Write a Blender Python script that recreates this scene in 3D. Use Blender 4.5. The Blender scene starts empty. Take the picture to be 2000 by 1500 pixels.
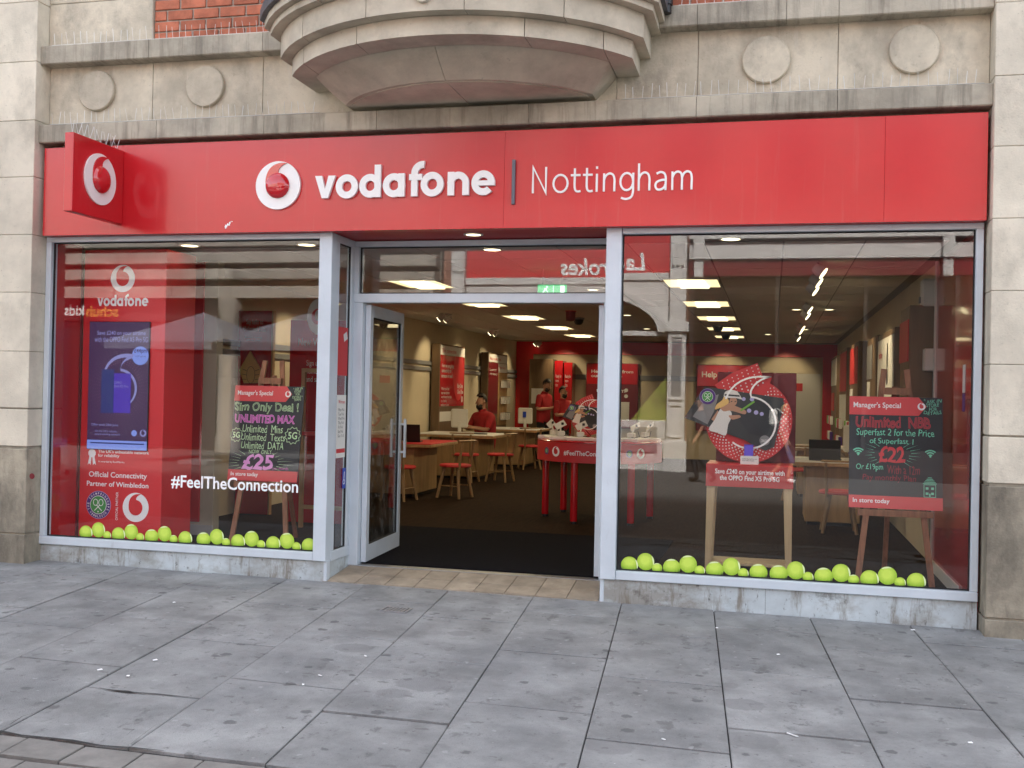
import bpy, math, random
from mathutils import Vector, Matrix
random.seed(7)
sc = bpy.context.scene
col = sc.collection
rad = math.radians; PI = math.pi

# ------------------------------------------------------------------ camera
FPX = 2086.79                                   # focal length in pixels of the 2000 px wide photograph
YAW, PITCH, ROLL = rad(13.6846), rad(0.4558), rad(1.2197)
CAM = Vector((0.0, -8.0, 1.55))
_f = Vector((-math.sin(YAW)*math.cos(PITCH), math.cos(YAW)*math.cos(PITCH), math.sin(PITCH)))
_r = Vector((math.cos(YAW), math.sin(YAW), 0))
_u = _r.cross(_f)
RIGHT = math.cos(ROLL)*_r + math.sin(ROLL)*_u
UP = -math.sin(ROLL)*_r + math.cos(ROLL)*_u
FWD = _f
cd = bpy.data.cameras.new('camera'); cam = bpy.data.objects.new('camera', cd); col.objects.link(cam)
cd.sensor_fit = 'HORIZONTAL'; cd.sensor_width = 36.0; cd.lens = FPX/2000*36
cd.clip_start = 0.05; cd.clip_end = 500
cam.matrix_world = Matrix(((RIGHT.x, UP.x, -FWD.x, CAM.x), (RIGHT.y, UP.y, -FWD.y, CAM.y), (RIGHT.z, UP.z, -FWD.z, CAM.z), (0, 0, 0, 1)))
sc.camera = cam

# ------------------------------------------------------------------ sky, sun, exposure
SUN_EL, SUN_AZ = rad(50), rad(12)                # hazy sun from behind the building: the shopfront stands in open shade
world = bpy.data.worlds.new('World'); sc.world = world; world.use_nodes = True
wn = world.node_tree.nodes; wl = world.node_tree.links
sky = wn.new('ShaderNodeTexSky'); sky.sky_type = 'NISHITA'; sky.sun_disc = False
sky.sun_elevation = SUN_EL; sky.sun_rotation = SUN_AZ
sky.air_density = 1.0; sky.dust_density = 4.0; sky.ozone_density = 1.0
veil = wn.new('ShaderNodeHueSaturation'); veil.inputs['Saturation'].default_value = 0.42      # thin bright cloud veil takes the blue out
bg = wn['Background']; bg.inputs['Strength'].default_value = 0.15
wl.new(sky.outputs[0], veil.inputs['Color']); wl.new(veil.outputs[0], bg.inputs['Color'])
sd = bpy.data.lights.new('sun', 'SUN'); sd.energy = 4.6; sd.angle = rad(6); sd.color = (1.0, 0.96, 0.9)
so = bpy.data.objects.new('sun', sd); col.objects.link(so)
_sd = Vector((math.sin(SUN_AZ)*math.cos(SUN_EL), math.cos(SUN_AZ)*math.cos(SUN_EL), math.sin(SUN_EL)))
so.rotation_euler = _sd.to_track_quat('Z', 'Y').to_euler(); so.location = (0, 10, 30)
vs = sc.view_settings
vs.view_transform = 'Standard'; vs.look = 'None'; vs.exposure = 2.4; vs.gamma = 1.0; vs.use_curve_mapping = False
sc.render.engine = 'CYCLES'
sc.cycles.use_denoising = True
try: sc.cycles.denoiser = 'OPENIMAGEDENOISE'
except Exception: pass
sc.cycles.max_bounces = 8; sc.cycles.transparent_max_bounces = 16; sc.cycles.diffuse_bounces = 4; sc.cycles.glossy_bounces = 4
sc.cycles.caustics_reflective = False; sc.cycles.caustics_refractive = False
sc.cycles.sample_clamp_indirect = 6.0

# ------------------------------------------------------------------ pixel -> place (photo pixels, 2000 x 1500)
def ray(px, py): return FWD + (px-1000)/FPX*RIGHT - (py-750)/FPX*UP
def onY(px, py, Y=0.0):
    d = ray(px, py); return CAM + d*((Y-CAM.y)/d.y)
def onX(px, py, X):
    d = ray(px, py); return CAM + d*((X-CAM.x)/d.x)
def onZ(px, py, Z):
    d = ray(px, py); return CAM + d*((Z-CAM.z)/d.z)

# ------------------------------------------------------------------ mesh helpers
class MB:
    def __init__(s): s.v = []; s.f = []
    def add(s, vs_, fs_):
        b = len(s.v); s.v += [tuple(p) for p in vs_]; s.f += [tuple(b+i for i in f) for f in fs_]; return s
    def box(s, x0, x1, y0, y1, z0, z1, b=0.0):
        if x0 > x1: x0, x1 = x1, x0
        if y0 > y1: y0, y1 = y1, y0
        if z0 > z1: z0, z1 = z1, z0
        if b <= 0:
            s.add([(x, y, z) for z in (z0, z1) for y in (y0, y1) for x in (x0, x1)],
                  [(0, 2, 3, 1), (4, 5, 7, 6), (0, 1, 5, 4), (2, 6, 7, 3), (0, 4, 6, 2), (1, 3, 7, 5)])
            return s
        b = min(b, (x1-x0)*.45, (y1-y0)*.45, (z1-z0)*.45)
        X = (x0, x1); Y = (y0, y1); Z = (z0, z1)
        vv = []; idx = {}
        for i in (0, 1):
            for j in (0, 1):
                for k in (0, 1):
                    sx, sy, sz = (1 if i == 0 else -1), (1 if j == 0 else -1), (1 if k == 0 else -1)
                    for a in range(3):
                        p = [X[i], Y[j], Z[k]]
                        if a != 0: p[0] += sx*b
                        if a != 1: p[1] += sy*b
                        if a != 2: p[2] += sz*b
                        idx[(i, j, k, a)] = len(vv); vv.append(p)
        ff = []
        I = lambda i, j, k, a: idx[(i, j, k, a)]
        ff += [(I(0,0,0,0), I(0,0,1,0), I(0,1,1,0), I(0,1,0,0)), (I(1,0,0,0), I(1,1,0,0), I(1,1,1,0), I(1,0,1,0)),
               (I(0,0,0,1), I(1,0,0,1), I(1,0,1,1), I(0,0,1,1)), (I(0,1,0,1), I(0,1,1,1), I(1,1,1,1), I(1,1,0,1)),
               (I(0,0,0,2), I(0,1,0,2), I(1,1,0,2), I(1,0,0,2)), (I(0,0,1,2), I(1,0,1,2), I(1,1,1,2), I(0,1,1,2))]
        for j in (0, 1):
            for k in (0, 1): ff.append((I(0,j,k,1), I(1,j,k,1), I(1,j,k,2), I(0,j,k,2)))
        for i in (0, 1):
            for k in (0, 1): ff.append((I(i,0,k,0), I(i,1,k,0), I(i,1,k,2), I(i,0,k,2)))
        for i in (0, 1):
            for j in (0, 1): ff.append((I(i,j,0,0), I(i,j,1,0), I(i,j,1,1), I(i,j,0,1)))
        for i in (0, 1):
            for j in (0, 1):
                for k in (0, 1): ff.append((I(i,j,k,0), I(i,j,k,1), I(i,j,k,2)))
        s.add(vv, ff); return s
    def prism(s, poly, fr, d0, d1):
        o, u, v, n = fr
        a = sum(poly[i][0]*poly[(i+1) % len(poly)][1]-poly[(i+1) % len(poly)][0]*poly[i][1] for i in range(len(poly)))
        if a < 0: poly = poly[::-1]
        m = len(poly)
        lo = [o+u*p[0]+v*p[1]+n*d0 for p in poly]
        if abs(d1-d0) < 1e-6:
            s.add(lo, [tuple(range(m))]); return s
        hi = [o+u*p[0]+v*p[1]+n*d1 for p in poly]
        s.add(lo+hi, [tuple(range(m-1, -1, -1)), tuple(range(m, 2*m))] + [(i, (i+1) % m, m+(i+1) % m, m+i) for i in range(m)])
        return s
    def ring(s, outer, inner, fr, d0, d1):
        o, u, v, n = fr; m = len(outer)
        P = lambda p, d: o+u*p[0]+v*p[1]+n*d
        s.add([P(p, d1) for p in outer]+[P(p, d1) for p in inner]+[P(p, d0) for p in outer]+[P(p, d0) for p in inner],
              [(i, (i+1) % m, m+(i+1) % m, m+i) for i in range(m)] + [(2*m+(i+1) % m, 2*m+i, 3*m+i, 3*m+(i+1) % m) for i in range(m)]
              + [(2*m+i, 2*m+(i+1) % m, (i+1) % m, i) for i in range(m)] + [(m+i, m+(i+1) % m, 3*m+(i+1) % m, 3*m+i) for i in range(m)])
        return s
    def tube(s, pts, r, n=8, flat=None):
        pts = [Vector(p) for p in pts]; m = len(pts)
        rr = r if isinstance(r, (list, tuple)) else [r]*m
        vv = []; ref = Vector((0, 0, 1))
        for i, p in enumerate(pts):
            t = (pts[min(i+1, m-1)]-pts[max(i-1, 0)]).normalized()
            a = t.cross(ref)
            if a.length < 0.1: a = t.cross(Vector((1, 0, 0)))
            a.normalize(); b = t.cross(a)
            for k in range(n):
                an = 2*math.pi*k/n
                vv.append(p+a*math.cos(an)*rr[i]+b*math.sin(an)*rr[i]*(flat or 1))
        ff = [(i*n+k, i*n+(k+1) % n, (i+1)*n+(k+1) % n, (i+1)*n+k) for i in range(m-1) for k in range(n)]
        ff += [tuple(range(n-1, -1, -1)), tuple((m-1)*n+k for k in range(n))]
        s.add(vv, ff); return s
    def bar(s, a, b, w, h, up=(0, 0, 1), w2=None, h2=None):
        a = Vector(a); b = Vector(b); t = (b-a).normalized(); up = Vector(up)
        sx = t.cross(up)
        if sx.length < .05: sx = t.cross(Vector((0, 1, 0)))
        sx.normalize(); sy = sx.cross(t)
        w2 = w if w2 is None else w2; h2 = h if h2 is None else h2
        vv = [p+sx*(i*ww/2)+sy*(j*hh/2) for p, ww, hh in ((a, w, h), (b, w2, h2)) for i, j in ((-1, -1), (1, -1), (1, 1), (-1, 1))]
        s.add(vv, [(3, 2, 1, 0), (4, 5, 6, 7), (0, 1, 5, 4), (1, 2, 6, 5), (2, 3, 7, 6), (3, 0, 4, 7)]); return s
    def lathe(s, prof, c, n=24, axis='z'):
        c = Vector(c); vv = []
        for r, z in prof:
            for k in range(n):
                a = 2*math.pi*k/n
                q = (r*math.cos(a), r*math.sin(a), z) if axis == 'z' else ((r*math.cos(a), -z, r*math.sin(a)) if axis == '-y' else (z, r*math.cos(a), r*math.sin(a)))
                vv.append(c+Vector(q))
        m = len(prof)
        ff = [(i*n+k, i*n+(k+1) % n, (i+1)*n+(k+1) % n, (i+1)*n+k) for i in range(m-1) for k in range(n)]
        ff += [tuple(range(n-1, -1, -1)), tuple((m-1)*n+k for k in range(n))]
        s.add(vv, ff); return s
    def mesh(s, name):
        m = bpy.data.meshes.new(name); m.from_pydata(s.v, [], s.f); m.update(); return m

def FR(o, u, v):
    o = Vector(o); u = Vector(u); v = Vector(v); return (o, u, v, u.cross(v))
def street(x=0, y=0, z=0): return FR((x, y, z), (1, 0, 0), (0, 0, 1))        # faces the street (-y)
def faceE(x=0, y=0, z=0): return FR((x, y, z), (0, 1, 0), (0, 0, 1))         # faces +x
def faceW(x=0, y=0, z=0): return FR((x, y, z), (0, -1, 0), (0, 0, 1))        # faces -x
def faceN(x=0, y=0, z=0): return FR((x, y, z), (-1, 0, 0), (0, 0, 1))        # faces the shop (+y)
def rect(x0, x1, y0, y1): return [(x0, y0), (x1, y0), (x1, y1), (x0, y1)]
def circ(cx, cy, r, n=32, ry=None, a0=0): return [(cx+r*math.cos(a0+2*math.pi*i/n), cy+(ry or r)*math.sin(a0+2*math.pi*i/n)) for i in range(n)]

def tag(o, label=None, cat=None, group=None, kind=None):
    if label: o['label'] = label
    if cat: o['category'] = cat
    if group: o['group'] = group
    if kind: o['kind'] = kind
    return o
def thing(name, label, cat, loc=(0, 0, 0), group=None):
    o = bpy.data.objects.new(name, None); col.objects.link(o); o.location = loc; o.empty_display_size = .1
    return tag(o, label, cat, group)
def wloc(o):
    p = Vector(o.location)
    while o.parent is not None:
        o = o.parent; p = p+Vector(o.location)
    return p
def obj(name, mb, mat=None, parent=None, smooth=False, kind=None, loc=None, ang=40):
    """links a mesh given in world coordinates (or relative to loc) as one object"""
    m = mb.mesh(name) if isinstance(mb, MB) else mb
    o = bpy.data.objects.new(name, m); col.objects.link(o)
    if mat is not None and not len(m.materials): m.materials.append(mat)
    L = Vector(loc) if loc is not None else Vector((0, 0, 0))
    if parent is not None:
        if parent.parent is not None and parent.parent.parent is not None: parent = parent.parent      # never a fourth level
        o.parent = parent; o.location = L-wloc(parent)
    else: o.location = L
    if smooth:
        for p in m.polygons: p.use_smooth = True
        try: m.set_sharp_from_angle(angle=rad(ang))
        except Exception: pass
    if kind: o['kind'] = kind
    return o

# text: flat lettering cut from the built-in typeface, fitted into a rectangle of a frame
_tc = {}
def text_data(s, off, outline, align='LEFT', line=1.0, sp=1.0):
    key = (s, off, outline, align, line, sp)
    if key in _tc: return _tc[key]
    c = bpy.data.curves.new('lettering', 'FONT'); c.body = s; c.size = 1; c.offset = off; c.resolution_u = 3
    c.align_x = align; c.space_line = line; c.space_character = sp
    if outline: c.fill_mode = 'NONE' if hasattr(c, 'fill_mode') else c.fill_mode; c.bevel_depth = outline; c.bevel_resolution = 0
    o = bpy.data.objects.new('lettering', c); col.objects.link(o)
    dg = bpy.context.evaluated_depsgraph_get(); dg.update()
    m = bpy.data.meshes.new_from_object(o.evaluated_get(dg))
    vv = [tuple(v.co) for v in m.vertices]; ff = [tuple(p.vertices) for p in m.polygons]
    bpy.data.objects.remove(o); bpy.data.curves.remove(c); bpy.data.meshes.remove(m)
    xs = [p[0] for p in vv]; ys = [p[1] for p in vv]
    _tc[key] = (vv, ff, min(xs), max(xs), min(ys), max(ys)); return _tc[key]
def text(name, s, fr, x0, x1, y0, y1, d, mat, parent, off=0.0, outline=0, depth=0.0, align='LEFT', line=1.0, slant=0.0, sp=1.0, mb=None, wob=0.0):
    vv, ff, a0, a1, b0, b1 = text_data(s, off, outline, align, line, sp)
    o, u, v, n = fr
    out = []
    for p in vv:
        X = x0+(p[0]-a0)/(a1-a0)*(x1-x0); Y = y0+(p[1]-b0)/(b1-b0)*(y1-y0)
        X += slant*(Y-y0)
        if wob:                                     # unsteady hand lettering
            H_ = y1-y0; X, Y = X+wob*H_*math.sin(5*(Y-y0)/H_+X*31), Y+wob*H_*math.sin(X*47+1.3)+.5*wob*H_*math.sin(X*113)
        out.append(o+u*X+v*Y+n*(d+(p[2] if outline else 0)*(y1-y0)*0.6))
    M = mb or MB()
    M.add(out, ff)
    if mb is None: return obj(name, M, mat, parent)

# ------------------------------------------------------------------ materials
def nmat(name):
    m = bpy.data.materials.new(name); m.use_nodes = True
    nt = m.node_tree; return m, nt.nodes, nt.links, nt.nodes['Principled BSDF']
def pm(name, c, rough=.6, var=.0, scale=4.0, bump=0.0, bscale=None, metallic=0.0, coat=0.0, rnd=0.0, stain=None, stretch=(1, 1, 1), emit=0.0, spec=None, detail=5.0, ramp=(.35, .65), coatr=.05):
    """principled surface: base colour, soft noise variation, per-piece variation, stains, fine relief"""
    m, N, L, B = nmat(name)
    B.inputs['Roughness'].default_value = rough; B.inputs['Metallic'].default_value = metallic
    B.inputs['Coat Weight'].default_value = coat; B.inputs['Coat Roughness'].default_value = coatr
    if spec is not None: B.inputs['Specular IOR Level'].default_value = spec
    base = (*c, 1)
    B.inputs['Base Color'].default_value = base
    if emit:
        B.inputs['Emission Color'].default_value = base; B.inputs['Emission Strength'].default_value = emit
    if not (var or bump or rnd or stain): return m
    tc = N.new('ShaderNodeTexCoord'); mp = N.new('ShaderNodeMapping'); mp.inputs['Scale'].default_value = stretch
    L.new(tc.outputs['Object'], mp.inputs['Vector'])
    last = None
    def mixc(a, fac, b):
        x = N.new('ShaderNodeMix'); x.data_type = 'RGBA'
        if isinstance(fac, (int, float)): x.inputs[0].default_value = fac
        else: L.new(fac, x.inputs[0])
        for s_, i in ((a, 6), (b, 7)):
            if isinstance(s_, tuple): x.inputs[i].default_value = s_
            else: L.new(s_, x.inputs[i])
        return x.outputs[2]
    cur = base
    if var:
        n = N.new('ShaderNodeTexNoise'); n.inputs['Scale'].default_value = scale; n.inputs['Detail'].default_value = detail; n.inputs['Roughness'].default_value = .65
        L.new(mp.outputs[0], n.inputs['Vector'])
        r = N.new('ShaderNodeMapRange'); r.inputs[1].default_value = ramp[0]; r.inputs[2].default_value = ramp[1]
        L.new(n.outputs['Fac'], r.inputs[0])
        lo = tuple(x*(1-var) for x in c)+(1,); hi = tuple(min(1, x*(1+var)) for x in c)+(1,)
        cur = mixc(lo, r.outputs[0], hi)
    if stain:
        for (sc_, lo_, hi_, colr, amt, st) in stain:
            mp2 = N.new('ShaderNodeMapping'); mp2.inputs['Scale'].default_value = st; mp2.inputs['Location'].default_value = (sc_*3.1, 1.7, sc_)
            L.new(tc.outputs['Object'], mp2.inputs['Vector'])
            n = N.new('ShaderNodeTexNoise'); n.inputs['Scale'].default_value = sc_; n.inputs['Detail'].default_value = 7; n.inputs['Roughness'].default_value = .7
            L.new(mp2.outputs[0], n.inputs['Vector'])
            r = N.new('ShaderNodeMapRange'); r.inputs[1].default_value = lo_; r.inputs[2].default_value = hi_; r.inputs[4].default_value = amt
            L.new(n.outputs['Fac'], r.inputs[0])
            cur = mixc(cur, r.outputs[0], (*colr, 1))
    if rnd:
        oi = N.new('ShaderNodeObjectInfo')
        hs = N.new('ShaderNodeHueSaturation')
        r = N.new('ShaderNodeMapRange'); r.inputs[3].default_value = 1-rnd; r.inputs[4].default_value = 1+rnd
        L.new(oi.outputs['Random'], r.inputs[0]); L.new(r.outputs[0], hs.inputs['Value'])
        if isinstance(cur, tuple): hs.inputs['Color'].default_value = cur
        else: L.new(cur, hs.inputs['Color'])
        cur = hs.outputs[0]
    if not isinstance(cur, tuple): L.new(cur, B.inputs['Base Color'])
    if bump:
        n = N.new('ShaderNodeTexNoise'); n.inputs['Scale'].default_value = bscale or scale*6; n.inputs['Detail'].default_value = 6
        L.new(mp.outputs[0], n.inputs['Vector'])
        bp = N.new('ShaderNodeBump'); bp.inputs['Strength'].default_value = bump; bp.inputs['Distance'].default_value = .01
        L.new(n.outputs['Fac'], bp.inputs['Height']); L.new(bp.outputs[0], B.inputs['Normal'])
    return m
def glass_mat(name, base=.10, tint=(.93, .95, .94), rough=0.0, haze=None):
    m, N, L, B = nmat(name); out = N['Material Output']; N.remove(B)
    tr = N.new('ShaderNodeBsdfTransparent'); tr.inputs[0].default_value = (*tint, 1)
    gl = N.new('ShaderNodeBsdfGlossy'); gl.inputs['Roughness'].default_value = rough
    fr = N.new('ShaderNodeFresnel')
    ge = N.new('ShaderNodeNewGeometry'); mi = N.new('ShaderNodeMapRange'); mi.inputs[3].default_value = 1.5; mi.inputs[4].default_value = 1/1.5
    L.new(ge.outputs['Backfacing'], mi.inputs[0]); L.new(mi.outputs[0], fr.inputs['IOR'])     # same 4 % mirror from either side of the pane
    mr = N.new('ShaderNodeMapRange'); mr.inputs[1].default_value = .04; mr.inputs[3].default_value = base
    L.new(fr.outputs[0], mr.inputs[0])
    mx = N.new('ShaderNodeMixShader'); L.new(mr.outputs[0], mx.inputs[0]); L.new(tr.outputs[0], mx.inputs[1]); L.new(gl.outputs[0], mx.inputs[2])
    res = mx.outputs[0]
    if haze:                                            # scuffs and old tape marks on the door pane
        tc = N.new('ShaderNodeTexCoord'); mp = N.new('ShaderNodeMapping'); mp.inputs['Scale'].default_value = (3, 3, .8)
        L.new(tc.outputs['Object'], mp.inputs[0])
        no = N.new('ShaderNodeTexNoise'); no.inputs['Scale'].default_value = 6; no.inputs['Detail'].default_value = 9; no.inputs['Distortion'].default_value = 2.5
        L.new(mp.outputs[0], no.inputs['Vector'])
        rm = N.new('ShaderNodeMapRange'); rm.inputs[1].default_value = .52; rm.inputs[2].default_value = .72; rm.inputs[4].default_value = haze
        L.new(no.outputs['Fac'], rm.inputs[0])
        df = N.new('ShaderNodeBsdfDiffuse'); df.inputs[0].default_value = (.6, .6, .58, 1)
        mx2 = N.new('ShaderNodeMixShader'); L.new(rm.outputs[0], mx2.inputs[0]); L.new(res, mx2.inputs[1]); L.new(df.outputs[0], mx2.inputs[2]); res = mx2.outputs[0]
    L.new(res, out.inputs['Surface'])
    return m

GRIME = (.035, .032, .028)
M = {}
M['stone'] = pm('pale sandstone', (.54, .48, .37), .85, .22, 2.2, .25, 60, rnd=.07, stain=[(2.4, .50, .70, (.24, .215, .17), .7, (1, 1, .7)), (7, .62, .72, (.20, .18, .14), .45, (1, 1, 1)), (38, .62, .70, (.24, .21, .16), .55, (1, 1, 1)), (5, .6, .72, (.62, .58, .50), .5, (2.5, 1, .3))])
M['pier'] = pm('pier sandstone', (.64, .58, .465), .85, .13, 2.5, .25, 70, rnd=.06, stain=[(2.2, .52, .74, (.34, .305, .24), .7, (1, 1, .6)), (45, .60, .70, (.30, .27, .21), .55, (1, 1, 1)), (9, .66, .74, (.30, .27, .21), .45, (1, 1, 1)), (60, .70, .72, (.8, .79, .75), .8, (1, 1, .5))])
M['pier_low'] = pm('pier base sandstone with soot', (.32, .28, .21), .8, .3, 2.4, .3, 60, rnd=.05, stain=[(2.2, .42, .7, (.075, .065, .05), .9, (1, 1, .5)), (9, .55, .75, (.05, .045, .04), .6, (1, 1, .3))])
M['ledge'] = pm('weathered ledge stone', (.39, .35, .275), .9, .22, 2.0, .3, 50, rnd=.1, stain=[(5, .48, .72, (.12, .105, .08), .75, (3.2, 1, .25)), (1.3, .5, .75, (.15, .14, .12), .6, (1, 1, 1))])
M['bay'] = pm('bay sandstone', (.53, .475, .375), .88, .18, 2.0, .25, 55, rnd=.06, stain=[(2.4, .52, .8, (.20, .17, .13), .6, (1, 1, 1)), (16, .64, .76, (.14, .11, .09), .5, (1, 1, 1))])
M['mortar'] = pm('mortar joint', (.30, .265, .205), .95, .2, 12)
M['brick'] = pm('red brick', (.42, .135, .075), .9, .22, 9, .35, 90, rnd=.18, stain=[(6, .58, .75, (.30, .20, .15), .5, (1, 1, 1))])
M['brickmortar'] = pm('brick mortar', (.40, .34, .28), .95, .15, 14)
M['lead'] = pm('lead flashing', (.12, .125, .14), .55, .3, 6, .3, 25, metallic=.6)
M['black'] = pm('black plastic', (.012, .012, .013), .45)
M['gasket'] = pm('black rubber gasket', (.008, .008, .009), .7)
M['sign'] = pm('red acrylic sign', (.55, .008, .015), .26, .06, 1.2, coat=.35, coatr=.10, stain=[(2.5, .58, .82, (.60, .09, .085), .45, (6, 1, .3)), (3.1, .66, .8, (.40, .01, .015), .5, (.7, 1, .7))])
M['signedge'] = pm('red folded sign edge', (.50, .011, .018), .3)
M['soffit'] = pm('red soffit panel', (.42, .012, .02), .4)
M['white'] = pm('white sign letters', (.85, .85, .84), .3, coat=.3)
M['vinyl'] = pm('white vinyl', (.92, .92, .92), .45)
M['ball3d'] = pm('glossy red dome', (.55, .008, .016), .08, coat=1.0)
M['greybar'] = pm('grey divider', (.11, .12, .15), .4)
M['frame'] = pm('pale blue grey powder coat', (.57, .63, .68), .38, .05, 3, stain=[(7, .62, .8, (.30, .31, .32), .4, (2, 2, .6))], coat=.1)
M['riser'] = pm('scuffed painted riser', (.50, .56, .58), .5, .15, 3, .12, 30, stain=[(1.5, .46, .62, (.24, .22, .185), .8, (1, 1, 1.6)), (3.1, .55, .66, (.15, .115, .07), .7, (3.0, 1, .55)), (5.0, .58, .68, (.09, .08, .07), .7, (1, 1, 1)), (24, .60, .68, (.05, .045, .04), .7, (1, 1, .6))])
M['glass'] = glass_mat('window glass', .042, (.985, .99, .987))
M['doorglass'] = glass_mat('scuffed door glass', .10, (.72, .72, .70), haze=.22)
M['slab'] = pm('grey concrete paving', (.250, .253, .249), .8, .26, 2.6, .55, 140, rnd=.10, stain=[(1.3, .46, .68, (.15, .155, .16), .6, (1, 1, 1)), (7, .585, .66, (.10, .10, .10), .55, (1.3, .8, 1)), (21, .635, .67, (.075, .073, .073), .7, (1, 1, 1)), (75, .56, .68, (.13, .135, .14), .5, (1, 1, 1)), (90, .62, .68, (.40, .41, .41), .45, (1, 1, 1)), (33, .70, .715, (.66, .66, .64), .9, (1, 1, 1))])
def gum(mat, sets):
    """trodden gum and spill spots: round blots scattered by cells, each of its own size"""
    nt = mat.node_tree; N, L = nt.nodes, nt.links; B = N['Principled BSDF']; tc = N.new('ShaderNodeTexCoord')
    src = B.inputs['Base Color'].links[0].from_socket
    for sc_, frac, rmax, colr, amt, st in sets:
        mp = N.new('ShaderNodeMapping'); mp.inputs['Scale'].default_value = st; L.new(tc.outputs['Object'], mp.inputs[0])
        wn_ = N.new('ShaderNodeTexNoise'); wn_.inputs['Scale'].default_value = 30; L.new(tc.outputs['Object'], wn_.inputs['Vector'])
        va = N.new('ShaderNodeVectorMath'); va.operation = 'MULTIPLY_ADD'; va.inputs[1].default_value = (.05, .05, 0); L.new(wn_.outputs['Color'], va.inputs[0]); L.new(mp.outputs[0], va.inputs[2])
        v = N.new('ShaderNodeTexVoronoi'); v.voronoi_dimensions = '2D'; v.inputs['Scale'].default_value = sc_; L.new(va.outputs[0], v.inputs['Vector'])
        sp = N.new('ShaderNodeSeparateColor'); L.new(v.outputs['Color'], sp.inputs[0])
        r = N.new('ShaderNodeMapRange'); r.inputs[1].default_value = 1-frac; r.inputs[2].default_value = 1; r.inputs[3].default_value = -.01; r.inputs[4].default_value = rmax; r.clamp = False; L.new(sp.outputs[0], r.inputs[0])
        lt = N.new('ShaderNodeMath'); lt.operation = 'SUBTRACT'; L.new(r.outputs[0], lt.inputs[0]); L.new(v.outputs['Distance'], lt.inputs[1])
        s = N.new('ShaderNodeMapRange'); s.inputs[1].default_value = 0; s.inputs[2].default_value = .03; s.inputs[4].default_value = amt; L.new(lt.outputs[0], s.inputs[0])
        x = N.new('ShaderNodeMix'); x.data_type = 'RGBA'; L.new(s.outputs[0], x.inputs[0]); L.new(src, x.inputs[6]); x.inputs[7].default_value = (*colr, 1); src = x.outputs[2]
    L.new(src, B.inputs['Base Color'])
gum(M['slab'], [(3.2, .5, .13, (.095, .095, .097), .75, (1, 1.15, 1)), (6.5, .35, .12, (.36, .365, .36), .5, (1, 1, 1)), (9, .4, .16, (.12, .118, .115), .6, (.5, 1, 1)), (2.1, .5, .30, (.175, .175, .175), .55, (.8, 1, 1))])
M['bed'] = pm('joint grit', (.028, .027, .026), .95, .3, 30)
M['paver'] = pm('brown grey block paving', (.20, .19, .175), .85, .15, 8, .3, 90, rnd=.12, stain=[(3, .5, .75, (.10, .095, .09), .5, (1, 1, 1)), (60, .7, .72, (.5, .5, .48), .6, (1, 1, 1))])
M['road'] = pm('street paving', (.085, .083, .08), .85, .2, 6, .2, 60)
M['step'] = pm('tan quarry tile', (.31, .255, .19), .65, .22, 4, .15, 60, rnd=.1, stain=[(5, .5, .72, (.12, .10, .08), .6, (1, 1, 1))])
M['grout'] = pm('pale grout', (.30, .285, .26), .9, .2, 20)
M['mat'] = pm('dark entrance matting', (.009, .009, .0115), .95, .4, 60, .5, 300, spec=.05)
M['floor'] = pm('dark wood floor', (.022, .012, .0065), .85, .3, 5, spec=.06, stretch=(8, 1, 1))
M['cream'] = pm('cream painted wall', (.58, .50, .36), .8, .04, 2)
M['tile'] = pm('ceiling tile', (.60, .57, .52), .9, .04, 40, rnd=.02)
M['tgrid'] = pm('ceiling grid bar', (.25, .235, .21), .6)
M['red'] = pm('red painted panel', (.68, .02, .028), .38)
M['redgloss'] = pm('red gloss panel', (.46, .010, .016), .18, coat=.5)
M['redpr'] = pm('red print', (.56, .03, .035), .5)
M['redhead'] = pm('coral red print', (.66, .06, .065), .5)
M['maroon'] = pm('dark red print', (.16, .008, .014), .45)
M['oak'] = pm('pale oak', (.42, .27, .13), .5, .16, 4, stretch=(3, 3, .35), rnd=.05)
M['oakdark'] = pm('brown laminate', (.16, .10, .055), .5, .14, 4, stretch=(3, 3, .35), rnd=.06)
M['pine'] = pm('tan easel wood', (.27, .12, .06), .6, .25, 6, stretch=(6, 6, .5), rnd=.05)
M['beechdim'] = pm('chair wood', (.30, .19, .09), .5, .12, 5, stretch=(4, 4, .4))  # beech darkened: the dim shop interior is put into the colour
M['beech'] = pm('beech leg', (.50, .37, .20), .5, .12, 5, stretch=(4, 4, .4))
M['whiteplas'] = pm('white plastic', (.62, .60, .56), .4)
M['greyplas'] = pm('grey plastic', (.22, .22, .225), .45)
M['paper'] = pm('white paper', (.74, .73, .70), .7)
M['chalk'] = pm('black chalkboard', (.024, .027, .032), .6, .2, 3)
M['chgreen'] = pm('green chalk pen', (.56, .82, .48), .7)
M['chteal'] = pm('teal chalk pen', (.20, .68, .46), .7)
M['chpink'] = pm('pink chalk pen', (.80, .36, .74), .7)
M['chmag'] = pm('magenta chalk pen', (.50, .08, .40), .7)
M['chred'] = pm('red chalk pen', (.62, .06, .07), .7)
M['chdull'] = pm('faded red chalk pen', (.30, .045, .06), .7)
M['gold'] = pm('gold chip', (.72, .48, .16), .4, metallic=.15)
M['goldline'] = pm('brown chip line', (.12, .07, .02), .5)
M['green'] = pm('green print', (.06, .33, .07), .5)
M['lime'] = pm('lime card', (.16, .42, .05), .5)
M['blue'] = pm('blue sticker', (.01, .05, .42), .4)
M['purple'] = pm('purple print', (.07, .02, .20), .5)
M['lilac'] = pm('pale lilac print', (.42, .40, .70), .5)
M['darkprint'] = pm('dark grey print', (.03, .034, .037), .45)
M['skin'] = pm('skin', (.47, .255, .165), .55)
M['hair'] = pm('dark hair', (.018, .012, .009), .6)
M['shirt'] = pm('red polo cloth', (.36, .014, .02), .8, .12, 10)
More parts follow.
